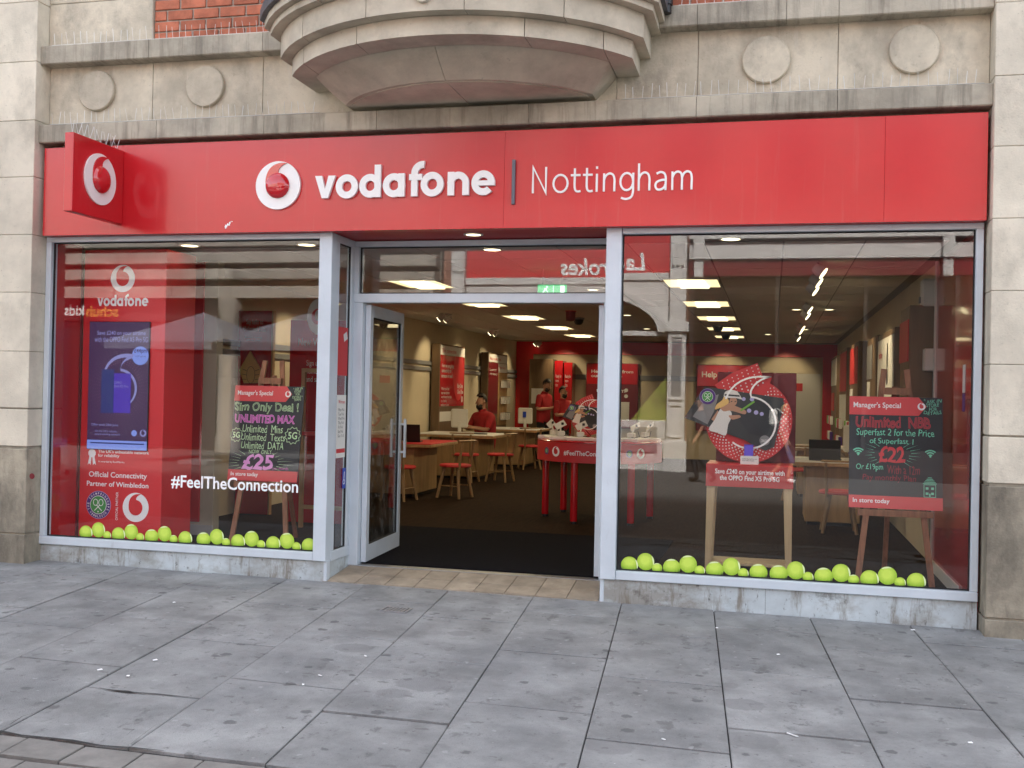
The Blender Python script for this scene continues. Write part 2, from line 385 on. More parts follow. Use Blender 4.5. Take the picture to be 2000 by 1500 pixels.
M['trouser'] = pm('black trouser cloth', (.012, .012, .014), .85)
M['steel'] = pm('brushed steel', (.45, .46, .47), .35, metallic=.9)
M['wire'] = pm('fine steel wire', (.62, .62, .60), .4, metallic=.5)
def emat(name, c, s, dark=False):
    m, N, L, B = nmat(name); B.inputs['Base Color'].default_value = (.01, .01, .012, 1) if dark else (.8, .8, .8, 1)
    B.inputs['Emission Color'].default_value = (*c, 1); B.inputs['Emission Strength'].default_value = s; return m
M['lamp'] = emat('lit ceiling panel', (1.0, .80, .40), .30)
M['lampc'] = emat('lit lamp tube', (1.0, .84, .48), .50)
M['spot'] = emat('lit spot lamp', (1.0, .86, .50), .9)
M['exit'] = emat('lit exit sign', (.03, .36, .12), 0.32, True)
M['exitw'] = emat('lit exit pictogram', (.7, .95, .8), 0.36, True)
M['scr'] = emat('dark violet screen', (.020, .006, .030), 0.40, True)
M['scrtext'] = emat('screen lettering', (.22, .22, .50), 0.200, True)
M['scrblue'] = emat('screen pale blue', (.20, .28, .75), 0.180, True)
M['scrphone'] = emat('screen violet', (.055, .02, .35), 0.200, True)
M['scrphoned'] = emat('screen dark blue', (.008, .012, .07), 0.40, True)
M['scrdot'] = emat('screen dots', (.30, .14, .26), 0.160, True)
# ------------------------------------------------------------------ ground
def gz(x, y):
    yy = max(y, -3.7)
    z = -0.0068*(max(-12, min(6, x))+2.4) + 0.027*yy
    if y < -3.7: z -= (-3.7-y)*0.010
    return z
mb = MB(); xs = [-60, -30, -12, -8, -4, 0, 3, 6, 30, 60]; ys = [0.02, -3.7, -6, -10, -17.7, -40]
for y in ys:
    for x in xs: mb.v.append((x, y, gz(x, y)-0.03))
n = len(xs)
for j in range(len(ys)-1):
    for i in range(n-1): mb.f.append((j*n+i, (j+1)*n+i, (j+1)*n+i+1, j*n+i+1))
tag(obj('street', mb, M['road']), kind='structure')
mb = MB(); mb.add([(x, y, gz(x, y)-0.016) for x, y in ((-9.5, .6), (4.5, .6), (4.5, -3.69), (-9.5, -3.69))], [(0, 3, 2, 1)])
pav = tag(obj('pavement', mb, M['bed']), kind='structure')
def slab(x0, x1, y0, y1, sk, name, mat, parent, g=.0034, ch=.004, jit=.0025, th=.05):
    """one paving unit: sheared in plan by sk, chamfered, very slightly uneven"""
    gy = g*3.4; c = [(x0+g, y0+gy), (x1-g, y0+gy), (x1-g, y1-gy), (x0+g, y1-gy)]
    dz = [random.uniform(-jit, jit) for _ in range(4)]; b = random.uniform(-jit, jit)
    def P(x, y, d, k): X = x+sk*y; return (X, y, gz(X, y)+d+b+dz[k])
    cx, cy = (x0+x1)/2, (y0+y1)/2
    top = [P(x+(ch if x < cx else -ch), y+(ch if y < cy else -ch), 0, k) for k, (x, y) in enumerate(c)]
    mid = [P(x, y, -ch*.8, k) for k, (x, y) in enumerate(c)]
    low = [P(x, y, -th, k) for k, (x, y) in enumerate(c)]
    m = MB(); m.add(top+mid+low, [(0, 1, 2, 3)]+[(4+i, 4+(i+1) % 4, (i+1) % 4, i) for i in range(4)]+[(8+i, 8+(i+1) % 4, 4+(i+1) % 4, 4+i) for i in range(4)])
    return obj(name, m, mat, parent)
SK = -0.0785                                    # the slab columns run a few degrees off square to the shopfront
x_at0 = -5.048-0.0785                           # column line A where it meets the shopfront
for k in range(-4, 14):
    xa = x_at0+k*0.677; xb = xa+0.677
    off = 0.86 if k % 2 == 0 else 0.50
    cuts = [0.0]+[off+1.045*i for i in range(4)]
    cuts = [c for c in cuts if c < 3.45]+[3.69]
    for a, b in zip(cuts[:-1], cuts[1:]):
        slab(xa, xb, -b, -a-(.012 if a == 0 else 0), SK, 'paving_slab', M['slab'], pav)
for r in range(4):                              # brown block paving past the slabs
    ya = -3.70-r*.235
    for i in range(22):
        x = -5.4+i*.30+(.15 if r % 2 else 0)
        slab(x, x+.30, ya-.235, ya, SK, 'paving_block', M['paver'], pav, g=.004, jit=.003)
# a broken joint and a cracked corner near the block paving
def gpx(px, py):
    z = 0
    for _ in range(6): q = onZ(px, py, z); z = gz(q.x, q.y)
    return q
for pts, w in (([(195, 1345), (215, 1349), (248, 1352), (262, 1354), (300, 1356), (340, 1360), (382, 1364)], (.002, .012, .030, .012, .010, .008, .002)), ([(0, 1425), (20, 1416), (45, 1400), (66, 1394)], (.022, .018, .012, .002)), ([(0, 1429), (40, 1438), (90, 1442), (140, 1448), (200, 1458), (260, 1462), (320, 1468)], (.016, .020, .012, .024, .010, .014, .003)), ([(247, 1438), (262, 1425)], (.004, .006)), ([(255, 1455), (300, 1420), (330, 1405), (352, 1390), (386, 1366)], (.010, .006, .009, .006, .003))):
    Q = [gpx(*p_) for p_ in pts]; m = MB(); k = len(Q)
    m.v = [(q.x, q.y+s*ww*.5, gz(q.x, q.y)+.0045) for s in (1, -1) for q, ww in zip(Q, w)]
    m.f = [(i, k+i, k+i+1, i+1) for i in range(k-1)]
    obj('crack', m, M['bed'], pav)
for i, (px, py, w) in enumerate(((625, 1321, .028), (1547, 1437, .07), (592, 1339, .02), (195, 1310, .03), (303, 1291, .028), (340, 1178, .02), (1296, 1446, .02), (1895, 1453, .022), (1520, 1280, .02), (714, 1283, .02), (1400, 1228, .016), (1783, 1232, .03), (250, 1322, .018), (1925, 1240, .02))):
    q = gpx(px, py); a = random.uniform(0, PI)
    t = thing('litter_scrap', 'tiny white scrap of litter lying on the grey paving', 'litter', (q.x, q.y, q.z+.004), 'scraps of litter on the paving'); t.rotation_euler.z = a
    l = MB().add([(-w/2, -.005, .003), (w/2, -.006, .003), (w/2*.8, .006, .006), (-w/2*.9, .005, .005), (-w/2, -.005, .001), (w/2, -.006, .001), (w/2*.8, .006, .001), (-w/2*.9, .005, .001)], [(0, 1, 2, 3), (7, 6, 5, 4), (0, 4, 5, 1), (1, 5, 6, 2), (2, 6, 7, 3), (3, 7, 4, 0)])
    o_ = obj('scrap', l, M['vinyl']); o_.parent = t
dc = onZ(773, 1192, gz(-2.6, -.85))
dr = thing('drain_cover', 'small dark square drain grating set in the grey paving slabs', 'drain cover', (dc.x, dc.y, gz(dc.x, dc.y)))
zz = gz(dc.x, dc.y)+.006
obj('grate_frame', MB().ring(rect(-.10, .10, -.08, .08), rect(-.085, .085, -.065, .065), FR((dc.x, dc.y, zz), (1, SK*.0, 0), (0, 1, 0)), -.02, 0), M['greyplas'], dr)
obj('grate_pan', MB().box(dc.x-.09, dc.x+.09, dc.y-.07, dc.y+.07, zz-.022, zz-.006), M['black'], dr)
for i in range(6): obj('grate_bar', MB().box(dc.x-.0765+i*.0255+.004, dc.x-.0765+i*.0255+.019, dc.y-.066, dc.y+.066, zz-.012, zz-.001), M['greyplas'], dr)

# ------------------------------------------------------------------ the stone building above and beside the shop
XL, XR = -6.10, 1.43
bld = thing('stone_building', 'pale sandstone and red brick building with a curved bay above the shopfront', 'building', (-2.3, 0, 0))
def blockrow(part, x0, x1, z0, z1, y0, y1, mat, g=.004, b=.006, name='stone_block'):
    return obj(name, MB().box(x0+g, x1-g, y0, y1, z0+g, z1-g, b), mat, part)
JZ = [-.4, .995, 1.33, 1.81, 2.31, 2.80, 3.29, 3.77, 4.27, 4.78, 5.30, 5.8]
for side in (0, 1):
    x0, x1 = ((-8.6, XL), (XR, 4.0))[side]
    core = obj('pier', MB().box(x0+.02, x1-.012, -.188, .62, -.4, 12.5) if side == 0 else MB().box(x0+.012, x1-.02, -.188, .62, -.4, 12.5), M['mortar'], bld)
    zl = (.26, .085)[side]
    zs = [-.4, zl]+JZ[1:]
    for a, b in zip(zs[:-1], zs[1:]):
        low = b <= 1.0
        e = .012 if b == zl else 0
        g = .012 if (abs(b-.995) < .01 or abs(a-.995) < .01) else .0015
        xx0, xx1 = (x0, x1+e*.5) if side == 0 else (x0-e*.5, x1)
        xm = (x0+x1)/2+(.35 if side == 0 else -.5)*(1 if int(a*10) % 2 else -1)*.6
        for xa, xb in ((xx0, xm), (xm, xx1)):
            obj('stone_block', MB().box(xa+.001, xb-.001, -.2-e, .61, a+(g if a > 0 else 0), b-g, .004), M['pier_low'] if low else M['pier'], core)
for x0, x1 in ((-24, -8.6), (4.0, 18)): obj('unseen_shade_wall', MB().box(x0, x1, -.15, .62, -.6, 12.5), M['pier'], bld)  # plain walls added out of view beyond the piers to shade the pavement
q = onY(63, 930, -.2); obj('red_dot_sticker', MB().lathe([(.024, 0), (.024, .004), (.001, .0045)], (q.x, -.2005, q.z), 20, '-y'), M['maroon'], bld)
# upper wall core, frieze, ledges
wall = obj('upper_wall', MB().box(XL-.01, XR+.01, .012, .5, 2.86, 12.5), M['mortar'], bld)
fz = obj('frieze', MB().box(XL-.005, XR+.005, -.008, .011, 3.60, 4.40), M['mortar'], bld)
jx = [XL, -5.104, -4.093, -3.08, -2.07, -1.18, -.578, .416, XR]
for a, b in zip(jx[:-1], jx[1:]): blockrow(fz, a, b, 3.70, 4.30, -.02, -.009, M['stone'], .002, .003, 'frieze_panel')
for cx, cz in ((-5.626, 4.04), (-4.605, 4.03), (-.087, 4.01), (.929, 4.03)):
    obj('roundel', MB().lathe([(.172, .0), (.172, .028), (.165, .036), (.001, .036)], (cx, -.0205, cz), 40, '-y'), M['stone'], fz, True)
for nm, z0, z1, jj in (('lower_ledge', 3.585, 3.74, [XL, -4.98, -4.01, -3.05, -1.83, -.575, .41, XR]), ('upper_ledge', 4.255, 4.415, [XL, -5.07, -4.04, -3.2, -1.6, -.58, .05, .41, XR])):
    lg = obj(nm, MB().box(XL, XR, -.125, .011, z0+.012, z1-.012), M['mortar'], bld)
    for a, b in zip(jj[:-1], jj[1:]):
        m = MB(); a += .002; b -= .002
        m.add([(x, y, z) for x in (a, b) for y, z in ((-.009, z0), (-.142, z0), (-.15, z0+.008), (-.15, z1-.01), (-.142, z1-.002), (-.009, z1+.012))],
              [(0, 1, 2, 3, 4, 5), (11, 10, 9, 8, 7, 6)]+[(i, 6+i, 6+(i+1) % 6, (i+1) % 6) for i in range(6)])
        obj('stone_block', m, M['ledge'], lg)
# stone jamb and brickwork above the upper ledge
bw = obj('brick_wall', MB().box(XL, XR, -.012, .011, 4.42, 5.6), M['brickmortar'], bld)
for a, b in ((4.42, 4.80), (4.80, 5.2), (5.2, 5.6)): blockrow(bw, XL, -5.10, a, b, -.05, -.0125, M['stone'], .002, .005)
bl, bh = .232, .0765
for r in range(9):
    z = 4.425+r*.0905; x = -5.095-(0 if r % 2 else .12)
    while x < XR:
        a, b = max(x, -5.095), min(x+bl, XR)
        if b-a > .05 and not (-3.7 < (a+b)/2 < -.95):
            obj('brick', MB().box(a, b-.009, -.025-random.uniform(0, .003), -.0125, z, z+bh, .003), M['brick'], bw)
        x += bl+.009
# curved bay
XC = -2.315
def arc_y(x, h, ret, ap):
    s = ap-ret; R = (h*h+s*s)/(2*s); return -(ret+math.sqrt(max(0, R*R-(x-XC)**2))-(R-s))
bay = obj('bay', MB().box(XC-.8, XC+.8, -.15, .011, 3.86, 5.4), M['mortar'], bld)
def bayring(h, ret, ap, z0, z1, cuts, mat, name='stone_block', g=.0025, b=.006):
    cc = [XC-h]+[c for c in cuts]+[XC+h]
    for a, c in zip(cc[:-1], cc[1:]):
        a += g; c -= g; m = MB()
        k = max(4, int((c-a)*9)); P = [(a, -.009)]+[(a+(c-a)*i/k, arc_y(a+(c-a)*i/k, h, ret, ap)) for i in range(k+1)]+[(c, -.009)]
        m.prism(P, FR((0, 0, 0), (1, 0, 0), (0, 1, 0)), z0, z1)
        obj(name, m, mat, bay)
bayring(1.31, .46, 1.19, 3.94, 4.065, [-3.40, -2.84, -1.66, -1.18], M['bay'])
bayring(1.39, .50, 1.29, 4.068, 4.235, [-3.32, -2.72, -2.02, -1.4], M['bay'])
bayring(1.46, .54, 1.36, 4.238, 4.285, [-3.1, -2.3, -1.5], M['bay'])
bayring(1.50, .56, 1.41, 4.288, 4.34, [-3.1, -2.3, -1.5], M['bay'])
bayring(1.53, .58, 1.45, 4.343, 4.42, [], M['lead'], 'lead_flashing')
bayring(1.36, .48, 1.25, 4.425, 5.3, [-2.8, -1.9], M['bay'])
def outl(h, ret, ap, z, a, c, k): return [(a, -.012, z)]+[(a+(c-a)*i/k, arc_y(a+(c-a)*i/k, h, ret, ap), z) for i in range(k+1)]+[(c, -.012, z)]
for a, c in ((0, .5), (.5, 1)):
    rows = []
    for t in (0, .3, .62, 1):
        h = 1.13+(.98-1.13)*t**1.2; ret = .42+(.19-.42)*t; ap = .965+(.705-.965)*t**1.15; z = 3.938+(3.777-3.938)*t
        rows.append(outl(h, ret, ap, z, XC-h+2*h*a+(.002 if a else 0), XC-h+2*h*c-(.002 if c < 1 else 0), 14))
    m = MB(); w = len(rows[0])
    for rw in rows: m.v += rw
    for j in range(3):
        for i in range(w-1): m.f.append((j*w+i, j*w+i+1, (j+1)*w+i+1, (j+1)*w+i))
    m.f.append(tuple(range(3*w, 4*w))); m.f.append(tuple(range(w-1, -1, -1)))
    obj('bay_bowl', m, M['bay'], bay)
    hb = .945; rows = outl(hb, .165, .67, 3.777, XC-hb+2*hb*a+(.003 if a else 0), XC-hb+2*hb*c-(.003 if c < 1 else 0), 14)
    m = MB(); m.v = rows+[(p[0], p[1], 3.771) for p in rows]; k = len(rows)
    m.f = [tuple(range(k, 2*k))]+[(i, (i+1) % k, k+(i+1) % k, k+i) for i in range(k)]
    obj('bay_base_slab', m, M['bay'], bay)
q = onY(836, -6, -1.20); yb = arc_y(q.x, 1.39, .50, 1.29)
obj('roundel', MB().lathe([(.06, -.02), (.06, .018), (.055, .024), (.001, .024)], (q.x, yb-.003, 4.175), 28, '-y'), M['bay'], bay, True)
for px, py in ((540, 10), (556, 2)):
    p = onY(px, py, -.62); obj('bolt', MB().lathe([(.014, 0), (.014, .012), (.001, .016)], (p.x, -.66, p.z), 10, '-y'), M['steel'], bay, True)
dp = thing('downpipe', 'short black iron downpipe beside the curved stone bay', 'pipe', (-.78, -.2, 4.43))
obj('pipe_shaft', MB().lathe([(.035, 4.34), (.035, 5.5)], (-.80, -.19, 0), 14), M['black'], dp, True)
obj('pipe_bracket', MB().box(-.845, -.755, -.215, -.03, 4.62, 4.66, .004), M['black'], dp)
obj('pipe_shoe', MB().lathe([(.045, 4.40), (.045, 4.50)], (-.80, -.19, 0), 14), M['black'], dp, True)
# bird spikes
def spikes(x0, x1, z, y, where, step=.062, h=.105):
    t = thing('bird_spike_strip', 'thin bird spikes on the '+where, 'bird spikes', ((x0+x1)/2, y, z), 'bird spike strips on the ledges')
    obj('base_strip', MB().box(x0, x1, y-.012, y+.012, z, z+.003), M['whiteplas'], t)
    m = MB(); x = x0+.02
    while x < x1-.01:
        lean = random.uniform(-.012, .012)
        m.tube([(x, y, z+.004), (x+lean, y-random.uniform(-.012, .025), z+h*random.uniform(.85, 1.1))], .0021, 4); x += step*random.uniform(.85, 1.15)
    obj('spike_wires', m, M['wire'], t, kind='stuff')
spikes(-6.02, -3.55, 3.748, -.105, 'lower ledge between the bay and the blade sign pier')
spikes(-1.12, 1.38, 3.748, -.105, 'lower ledge between the bay and the plain pier')
spikes(-6.02, -3.72, 4.424, -.10, 'upper ledge between the bay and the blade sign pier')
spikes(-.72, 1.38, 4.424, -.10, 'upper ledge between the bay and the plain pier')

# ------------------------------------------------------------------ logo and lettering shapes
def bez(p0, p1, p2, p3, k):
    return [tuple((1-t)**3*a+3*(1-t)**2*t*b+3*(1-t)*t*t*c+t**3*d for a, b, c, d in zip(p0, p1, p2, p3)) for t in [i/k for i in range(k)]]
def droplet(R, cx=0, cz=0, sx=1.0):
    c0 = (0, -.02); r = .53; tip = (.42, .90)
    P = bez(tip, (-.12, 1.0), (-.60, .72), (-.53, -.02), 12)
    P += [(c0[0]+r*math.cos(a), c0[1]+r*math.sin(a)) for a in [math.pi+(math.pi+rad(86))*i/26 for i in range(27)]]
    P += bez(P[-1], (.0, .62), (.10, .82), tip, 8)[1:]
    return [(cx+sx*R*x, cz+R*z) for x, z in P]
def dome(poly, c, fr, d0, h, k=6):
    o, u, v, n = fr; m = MB(); w = len(poly)
    for j in range(k):
        t = 1-j/k; H = d0+h*math.sqrt(max(0, 1-t*t))
        for p in poly: m.v.append(tuple(o+u*(c[0]+(p[0]-c[0])*t)+v*(c[1]+(p[1]-c[1])*t)+n*H))
    m.v.append(tuple(o+u*c[0]+v*c[1]+n*(d0+h)))
    a = sum(poly[i][0]*poly[(i+1) % w][1]-poly[(i+1) % w][0]*poly[i][1] for i in range(w))
    for j in range(k-1):
        for i in range(w): m.f.append((j*w+i, j*w+(i+1) % w, (j+1)*w+(i+1) % w, (j+1)*w+i))
    for i in range(w): m.f.append(((k-1)*w+i, (k-1)*w+(i+1) % w, k*w))
    return m
def emblem(fr, cx, cz, R, d, parent, white, redm, domed=0.0, thick=.0, rx=1.0):
    e = obj('emblem', MB().prism(circ(cx, cz, R*rx, 48, R), fr, d, d+thick) if thick else MB().prism(circ(cx, cz, R*rx, 40, R), fr, d, d), white, parent)
    dp_ = droplet(R, cx, cz, rx)
    if domed:
        qm = MB().prism(dp_, fr, d+thick+.0008, d+thick+.010)
        dm = dome(circ(cx, cz-.02*R, R*.53*rx, 40, R*.53), (cx, cz-.02*R), fr, d+thick+.0102, domed, 8)
        obj('quote_mark', qm, redm, e); obj('quote_dome', dm, redm, e, True, ang=80)
    else: obj('quote_mark', MB().prism(dp_, fr, d+thick+.0015, d+thick+.0015), redm, e)
    return e
def arcring(cx, cy, ro, ri, a0, a1, k=24):
    o = [(cx+ro*math.cos(a0+(a1-a0)*i/k), cy+ro*math.sin(a0+(a1-a0)*i/k)) for i in range(k+1)]
    i_ = [(cx+ri*math.cos(a0+(a1-a0)*i/k), cy+ri*math.sin(a0+(a1-a0)*i/k)) for i in range(k+1)]
    return o+i_[::-1]
def full(cx, cy, ro, ri): return ('ring', circ(cx, cy, ro, 36), circ(cx, cy, ri, 36))
PI = math.pi
WORD = [
    ('v', 0.0, [('p', [(0, 1), (.34, 1), (.5, .40), (.66, 1), (1, 1), (.65, 0), (.35, 0)])]),
    ('o', 1.0, [full(.5, .5, .535, .235)]),
    ('d', 2.08, [full(.48, .5, .525, .225), ('p', rect(.69, .99, -.01, 1.42))]),
    ('a', 3.15, [full(.48, .5, .525, .225), ('p', rect(.69, .99, -.01, 1.01))]),
    ('f', 4.26, [('p', rect(.12, .42, -.01, 1.0)), ('p', arcring(.66, .98, .54, .24, PI*.45, PI)), ('p', rect(.02, .63, .70, .96))]),
    ('o', 4.83, [full(.5, .5, .535, .235)]),
    ('n', 5.98, [('p', rect(0, .3, -.01, 1.01)), ('p', arcring(.49, .51, .50, .20, 0, PI)), ('p', rect(.69, .99, -.01, .515))]),
    ('e', 7.05, [('p', arcring(.5, .5, .535, .235, 0, rad(318), 34)), ('p', rect(.2, 1.03, .385, .60))])]
def wordmark(fr, x0, z0, unit, d, depth, parent, mat, name='letter', uz=None):
    uz = uz or unit
    S = lambda P, ox: [(x0+unit*(ox+.5+(p[0]-.5)*.94), z0+uz*p[1]) for p in P]
    for ch, ox, pcs in WORD:
        m = MB()
        for k, pc in enumerate(pcs):
            dd = depth+.0012*k
            if pc[0] == 'ring': m.ring(S(pc[1], ox), S(pc[2], ox), fr, d, d+dd)
            elif len(pc[1]) > 20:
                P = S(pc[1], ox); h = len(P)//2; o, u, v, n_ = fr
                top = [o+u*p[0]+v*p[1]+n_*(d+dd) for p in P]; bot = [o+u*p[0]+v*p[1]+n_*d for p in P]; w = len(P)
                m.add(top+bot, [(i, i+1, w-2-i, w-1-i) for i in range(h-1)]+[(w+i, w+(i+1) % w, (i+1) % w, i) for i in range(w)])
            else: m.prism(S(pc[1], ox), fr, d, d+dd)
        obj(name, m, mat, parent)


def cat(P, k=5, closed=False):
    n = len(P); out = []
    for i in range(n if closed else n-1):
        p0 = P[(i-1) % n] if closed or i > 0 else P[0]; p1 = P[i]; p2 = P[(i+1) % n]; p3 = P[(i+2) % n] if closed or i+2 < n else P[-1]
        for j in range(k):
            t = j/k
            out.append(tuple(.5*((2*b)+(-a+c)*t+(2*a-5*b+4*c-d)*t*t+(-a+3*b-3*c+d)*t**3) for a, b, c, d in zip(p0, p1, p2, p3)))
    if not closed: out.append(P[-1])
    return out
def ribbon(m, P, w, fr_, d0, d1, closed=False):
    """a stroke of even width with mitred corners"""
    n = len(P); L_, R2 = [], []
    for i in range(n):
        a = Vector(P[i-1] if (closed or i > 0) else P[0]); b = Vector(P[i]); c = Vector(P[(i+1) % n] if (closed or i < n-1) else P[-1])
        t1 = (b-a).normalized() if (b-a).length > 1e-9 else (c-b).normalized(); t2 = (c-b).normalized() if (c-b).length > 1e-9 else t1
        n1 = Vector((-t1.y, t1.x)); n2 = Vector((-t2.y, t2.x)); mm = (n1+n2)
        mm = mm.normalized() if mm.length > 1e-6 else n1
        s = w/2/max(.35, mm.dot(n1)); L_.append(b+mm*s); R2.append(b-mm*s)
    o, u, v, nn = fr_
    T = [o+u*p.x+v*p.y+nn*d1 for p in L_+R2]; B_ = [o+u*p.x+v*p.y+nn*d0 for p in L_+R2]
    ff = []
    for i in range(n if closed else n-1):
        j = (i+1) % n; ff += [(n+i, n+j, j, i), (2*n+i, i, j, 2*n+j), (n+i, 3*n+i, 3*n+j, n+j)]
    if not closed: ff += [(0, 2*n, 3*n, n), (n-1, 2*n-1, 4*n-1, 3*n-1)]
    m.add(T+B_, ff)
ARCHN = [(.1, .60), (.20, .82), (.40, .94), (.60, .86), (.68, .62)]
THIN = {'N': (1.16, [('l', [(.06, 0), (.06, 1.38), (.80, 0.0), (.80, 1.38)])]),
 'o': (1.03, [('o', [(.47+.40*math.cos(2*PI*i/20), .48+.46*math.sin(2*PI*i/20)) for i in range(20)])]),
 't': (.68, [('c', [(.24, 1.26), (.24, .8), (.24, .30), (.30, .09), (.44, .03), (.58, .06)]), ('l', [(.02, .90), (.56, .90)])]),
 'i': (.42, [('l', [(.12, 0), (.12, .94)]), ('l', [(.12, 1.20), (.12, 1.33)])]),
 'n': (.94, [('l', [(.1, 0), (.1, .95)]), ('c', ARCHN+[(.68, .3), (.68, 0)])]),
 'g': (.98, [('o', [(.42+.35*math.cos(2*PI*i/20), .49+.45*math.sin(2*PI*i/20)) for i in range(20)]), ('c', [(.77, .94), (.77, .4), (.77, -.06), (.66, -.33), (.38, -.42), (.12, -.35)])]),
 'h': (.94, [('l', [(.1, 0), (.1, 1.42)]), ('c', ARCHN+[(.68, .3), (.68, 0)])]),
 'a': (.88, [('c', [(.12, .86), (.34, .94), (.54, .87), (.62, .66), (.62, .3), (.62, 0)]), ('c', [(.62, .54), (.38, .52), (.14, .42), (.07, .22), (.17, .05), (.38, .04), (.55, .16), (.62, .32)])]),
 'm': (1.45, [('l', [(.1, 0), (.1, .95)]), ('c', [(.1, .62), (.20, .84), (.38, .94), (.56, .86), (.62, .62), (.62, .3), (.62, 0)]), ('c', [(.62, .62), (.72, .84), (.90, .94), (1.08, .86), (1.14, .62), (1.14, .3), (1.14, 0)])])}
def thinword(s, fr_, x0, x1, z0, xh, d, par, mat, w=.105):
    tot = sum(THIN[c_][0] for c_ in s)-.28; ux = (x1-x0)/tot; x = x0-.06*ux
    for c_ in s:
        m = MB()
        for k, (kind, P) in enumerate(THIN[c_][1]):
            Q = [(x+p[0]*ux, z0+p[1]*xh) for p in P]
            if kind == 'c': Q = cat(Q, 5)
            ribbon(m, Q, w*xh, fr_, d, d+.010+.001*k, kind == 'o')
        obj('letter', m, mat, par); x += THIN[c_][0]*ux

# ------------------------------------------------------------------ fascia sign
FY = -.12
zb0 = onY(1000, 445.5, FY).z; zt0 = onY(1000, 254.5, FY).z
fx0 = onY(84.5, 400, FY).x; fx1 = onY(1929, 330, FY).x
sgn = thing('shop_sign', 'long red fascia sign with white phone shop lettering above the shopfront', 'shop sign', (-2.3, FY, zb0))
sx = [fx0, onY(986, 300, FY).x, onY(1728, 330, FY).x, fx1]
for a, b in zip(sx[:-1], sx[1:]): obj('sign_panel', MB().box(a+.0004, b-.0004, FY, FY+.02, zb0, zt0, .0015), M['sign'], sgn)
obj('sign_return', MB().box(fx0+.004, fx1-.004, FY+.0205, .008, zb0+.003, zt0-.003), M['signedge'], sgn)
fr = street(0, FY, 0)
c = onY(543, 362, FY-.02)
emblem(fr, c.x, c.z, .193, .001, sgn, M['white'], M['ball3d'], domed=.045, thick=.024)
w0 = onY(613, 386.5, FY-.03); w1 = onY(967, 380, FY-.03)
wordmark(fr, w0.x, (w0.z+w1.z)/2, (w1.x-w0.x)/8.08, .001, .028, sgn, M['white'], uz=.178)
b0 = onY(1005, 313, FY); b1 = onY(1005, 400, FY)
obj('divider_bar', MB().box(b0.x-.012, b0.x+.012, FY-.03, FY-.0005, b1.z, b0.z, .003), M['greybar'], sgn)
t0 = onY(1041, 378, FY); t1 = onY(1354, 370, FY); td = onY(1233, 388, FY); tu = onY(1225, 324, FY)
thinword('Nottingham', fr, t0.x, t1.x, (t0.z+t1.z)/2, .142, .001, sgn, M['white'])
pk = onY(447, 438, FY); mb = MB()
for i in range(26):
    k = random.uniform(-1, 1); mb.prism(circ(pk.x+k*.03+random.uniform(-.008, .008), pk.z+k*.022+random.uniform(-.010, .010), random.uniform(.002, .007), 7), fr, .0012+i*.0001, .0012+i*.0001)
obj('bird_dropping', mb, M['vinyl'], sgn)
# gap above the sign is left open: real shade

# projecting sign
px0, px1, py0, py1, pz0, pz1 = -5.372, -5.295, -.785, -.123, 2.885, 3.497
ps = thing('projecting_sign', 'square red blade sign with white emblem sticking out over the pavement', 'projecting sign', (-5.33, FY, pz0))
obj('sign_box', MB().box(px0, px1, py0, py1, pz0, pz1, .004), M['sign'], ps)
emblem(faceE(px1, 0, 0), -.445, 3.195, .205, .001, ps, M['white'], M['ball3d'], domed=.04, thick=.012)
emblem(faceW(px0, 0, 0), .445, 3.195, .205, .001, ps, M['white'], M['ball3d'], domed=.04, thick=.012)
mb = MB()
for i in range(9):
    y = py0+.04+i*.072
    for s in (-1, 1): mb.tube([(px1-.04, y, pz1), (px1-.04+random.uniform(-.02, .02), y+s*.03, pz1+.11)], .002, 4)
obj('spike_wires', mb, M['wire'], ps, kind='stuff')

# ------------------------------------------------------------------ shopfront
ZS0, ZS1, ZT = .165, .232, 2.803               # sill bottom, sill top, head top
PX0, PX1, QX0, QX1, RX = -3.557, -3.446, -1.232, -1.114, 1.412
DY = .5                                         # door plane
def gasket(fr_, x0, x1, z0, z1, d, parent, t=.009):
    return obj('gasket', MB().ring(rect(x0, x1, z0, z1), rect(x0+t, x1-t, z0+t, z1-t), fr_, d-.012, d+.004), M['gasket'], parent)
def shopwindow(x0, x1, jl, jr, label):
    t = thing('shop_window', label, 'shop window', ((x0+x1)/2, 0, 0))
    obj('frame_head', MB().box(x0, x1, -.02, .07, ZT-.045, ZT, .004), M['frame'], t)
    obj('sill', MB().box(x0, x1, -.028, .07, ZS0, ZS1, .005), M['frame'], t)
    if jl: obj('frame_jamb', MB().box(x0, x0+.05, -.0215, .0695, ZS1+.0005, ZT-.0455, .004), M['frame'], t)
    if jr: obj('frame_jamb', MB().box(x1-.05, x1, -.0215, .0695, ZS1+.0005, ZT-.0455, .004), M['frame'], t)
    a = x0+(.05 if jl else 0); b = x1-(.05 if jr else 0)
    p = obj('pane', MB().box(a, b, .022, .030, ZS1, ZT-.045), M['glass'], t)
    gasket(street(0, .02, 0), a+.0005, b-.0005, ZS1+.001, ZT-.046, 0, p)
    return t, a, b
wL, la, lb = shopwindow(XL+.002, PX0, True, False, 'shop window with red display column, screen and white hashtag lettering')
wR, ra, rb = shopwindow(QX1, RX, False, True, 'shop window with tennis display stand and NBB chalkboard behind the glass')
def riser(t, x0, x1):
    m = MB(); b = .004
    m.add([(x, y, z) for x in (x0, x1) for y, z in ((.0, gz(x, 0)-.05), (.06, gz(x, 0)-.05), (.06, ZS0-.002), (.0, ZS0-.002))], [(0, 1, 2, 3), (7, 6, 5, 4), (0, 4, 5, 1), (1, 5, 6, 2), (2, 6, 7, 3), (3, 7, 4, 0)])
    return obj('stall_riser', m, M['riser'], t)
riser(wL, XL+.002, PX1-.028); riser(wR, QX0+.03, -.02); riser(wR, -.018, RX)
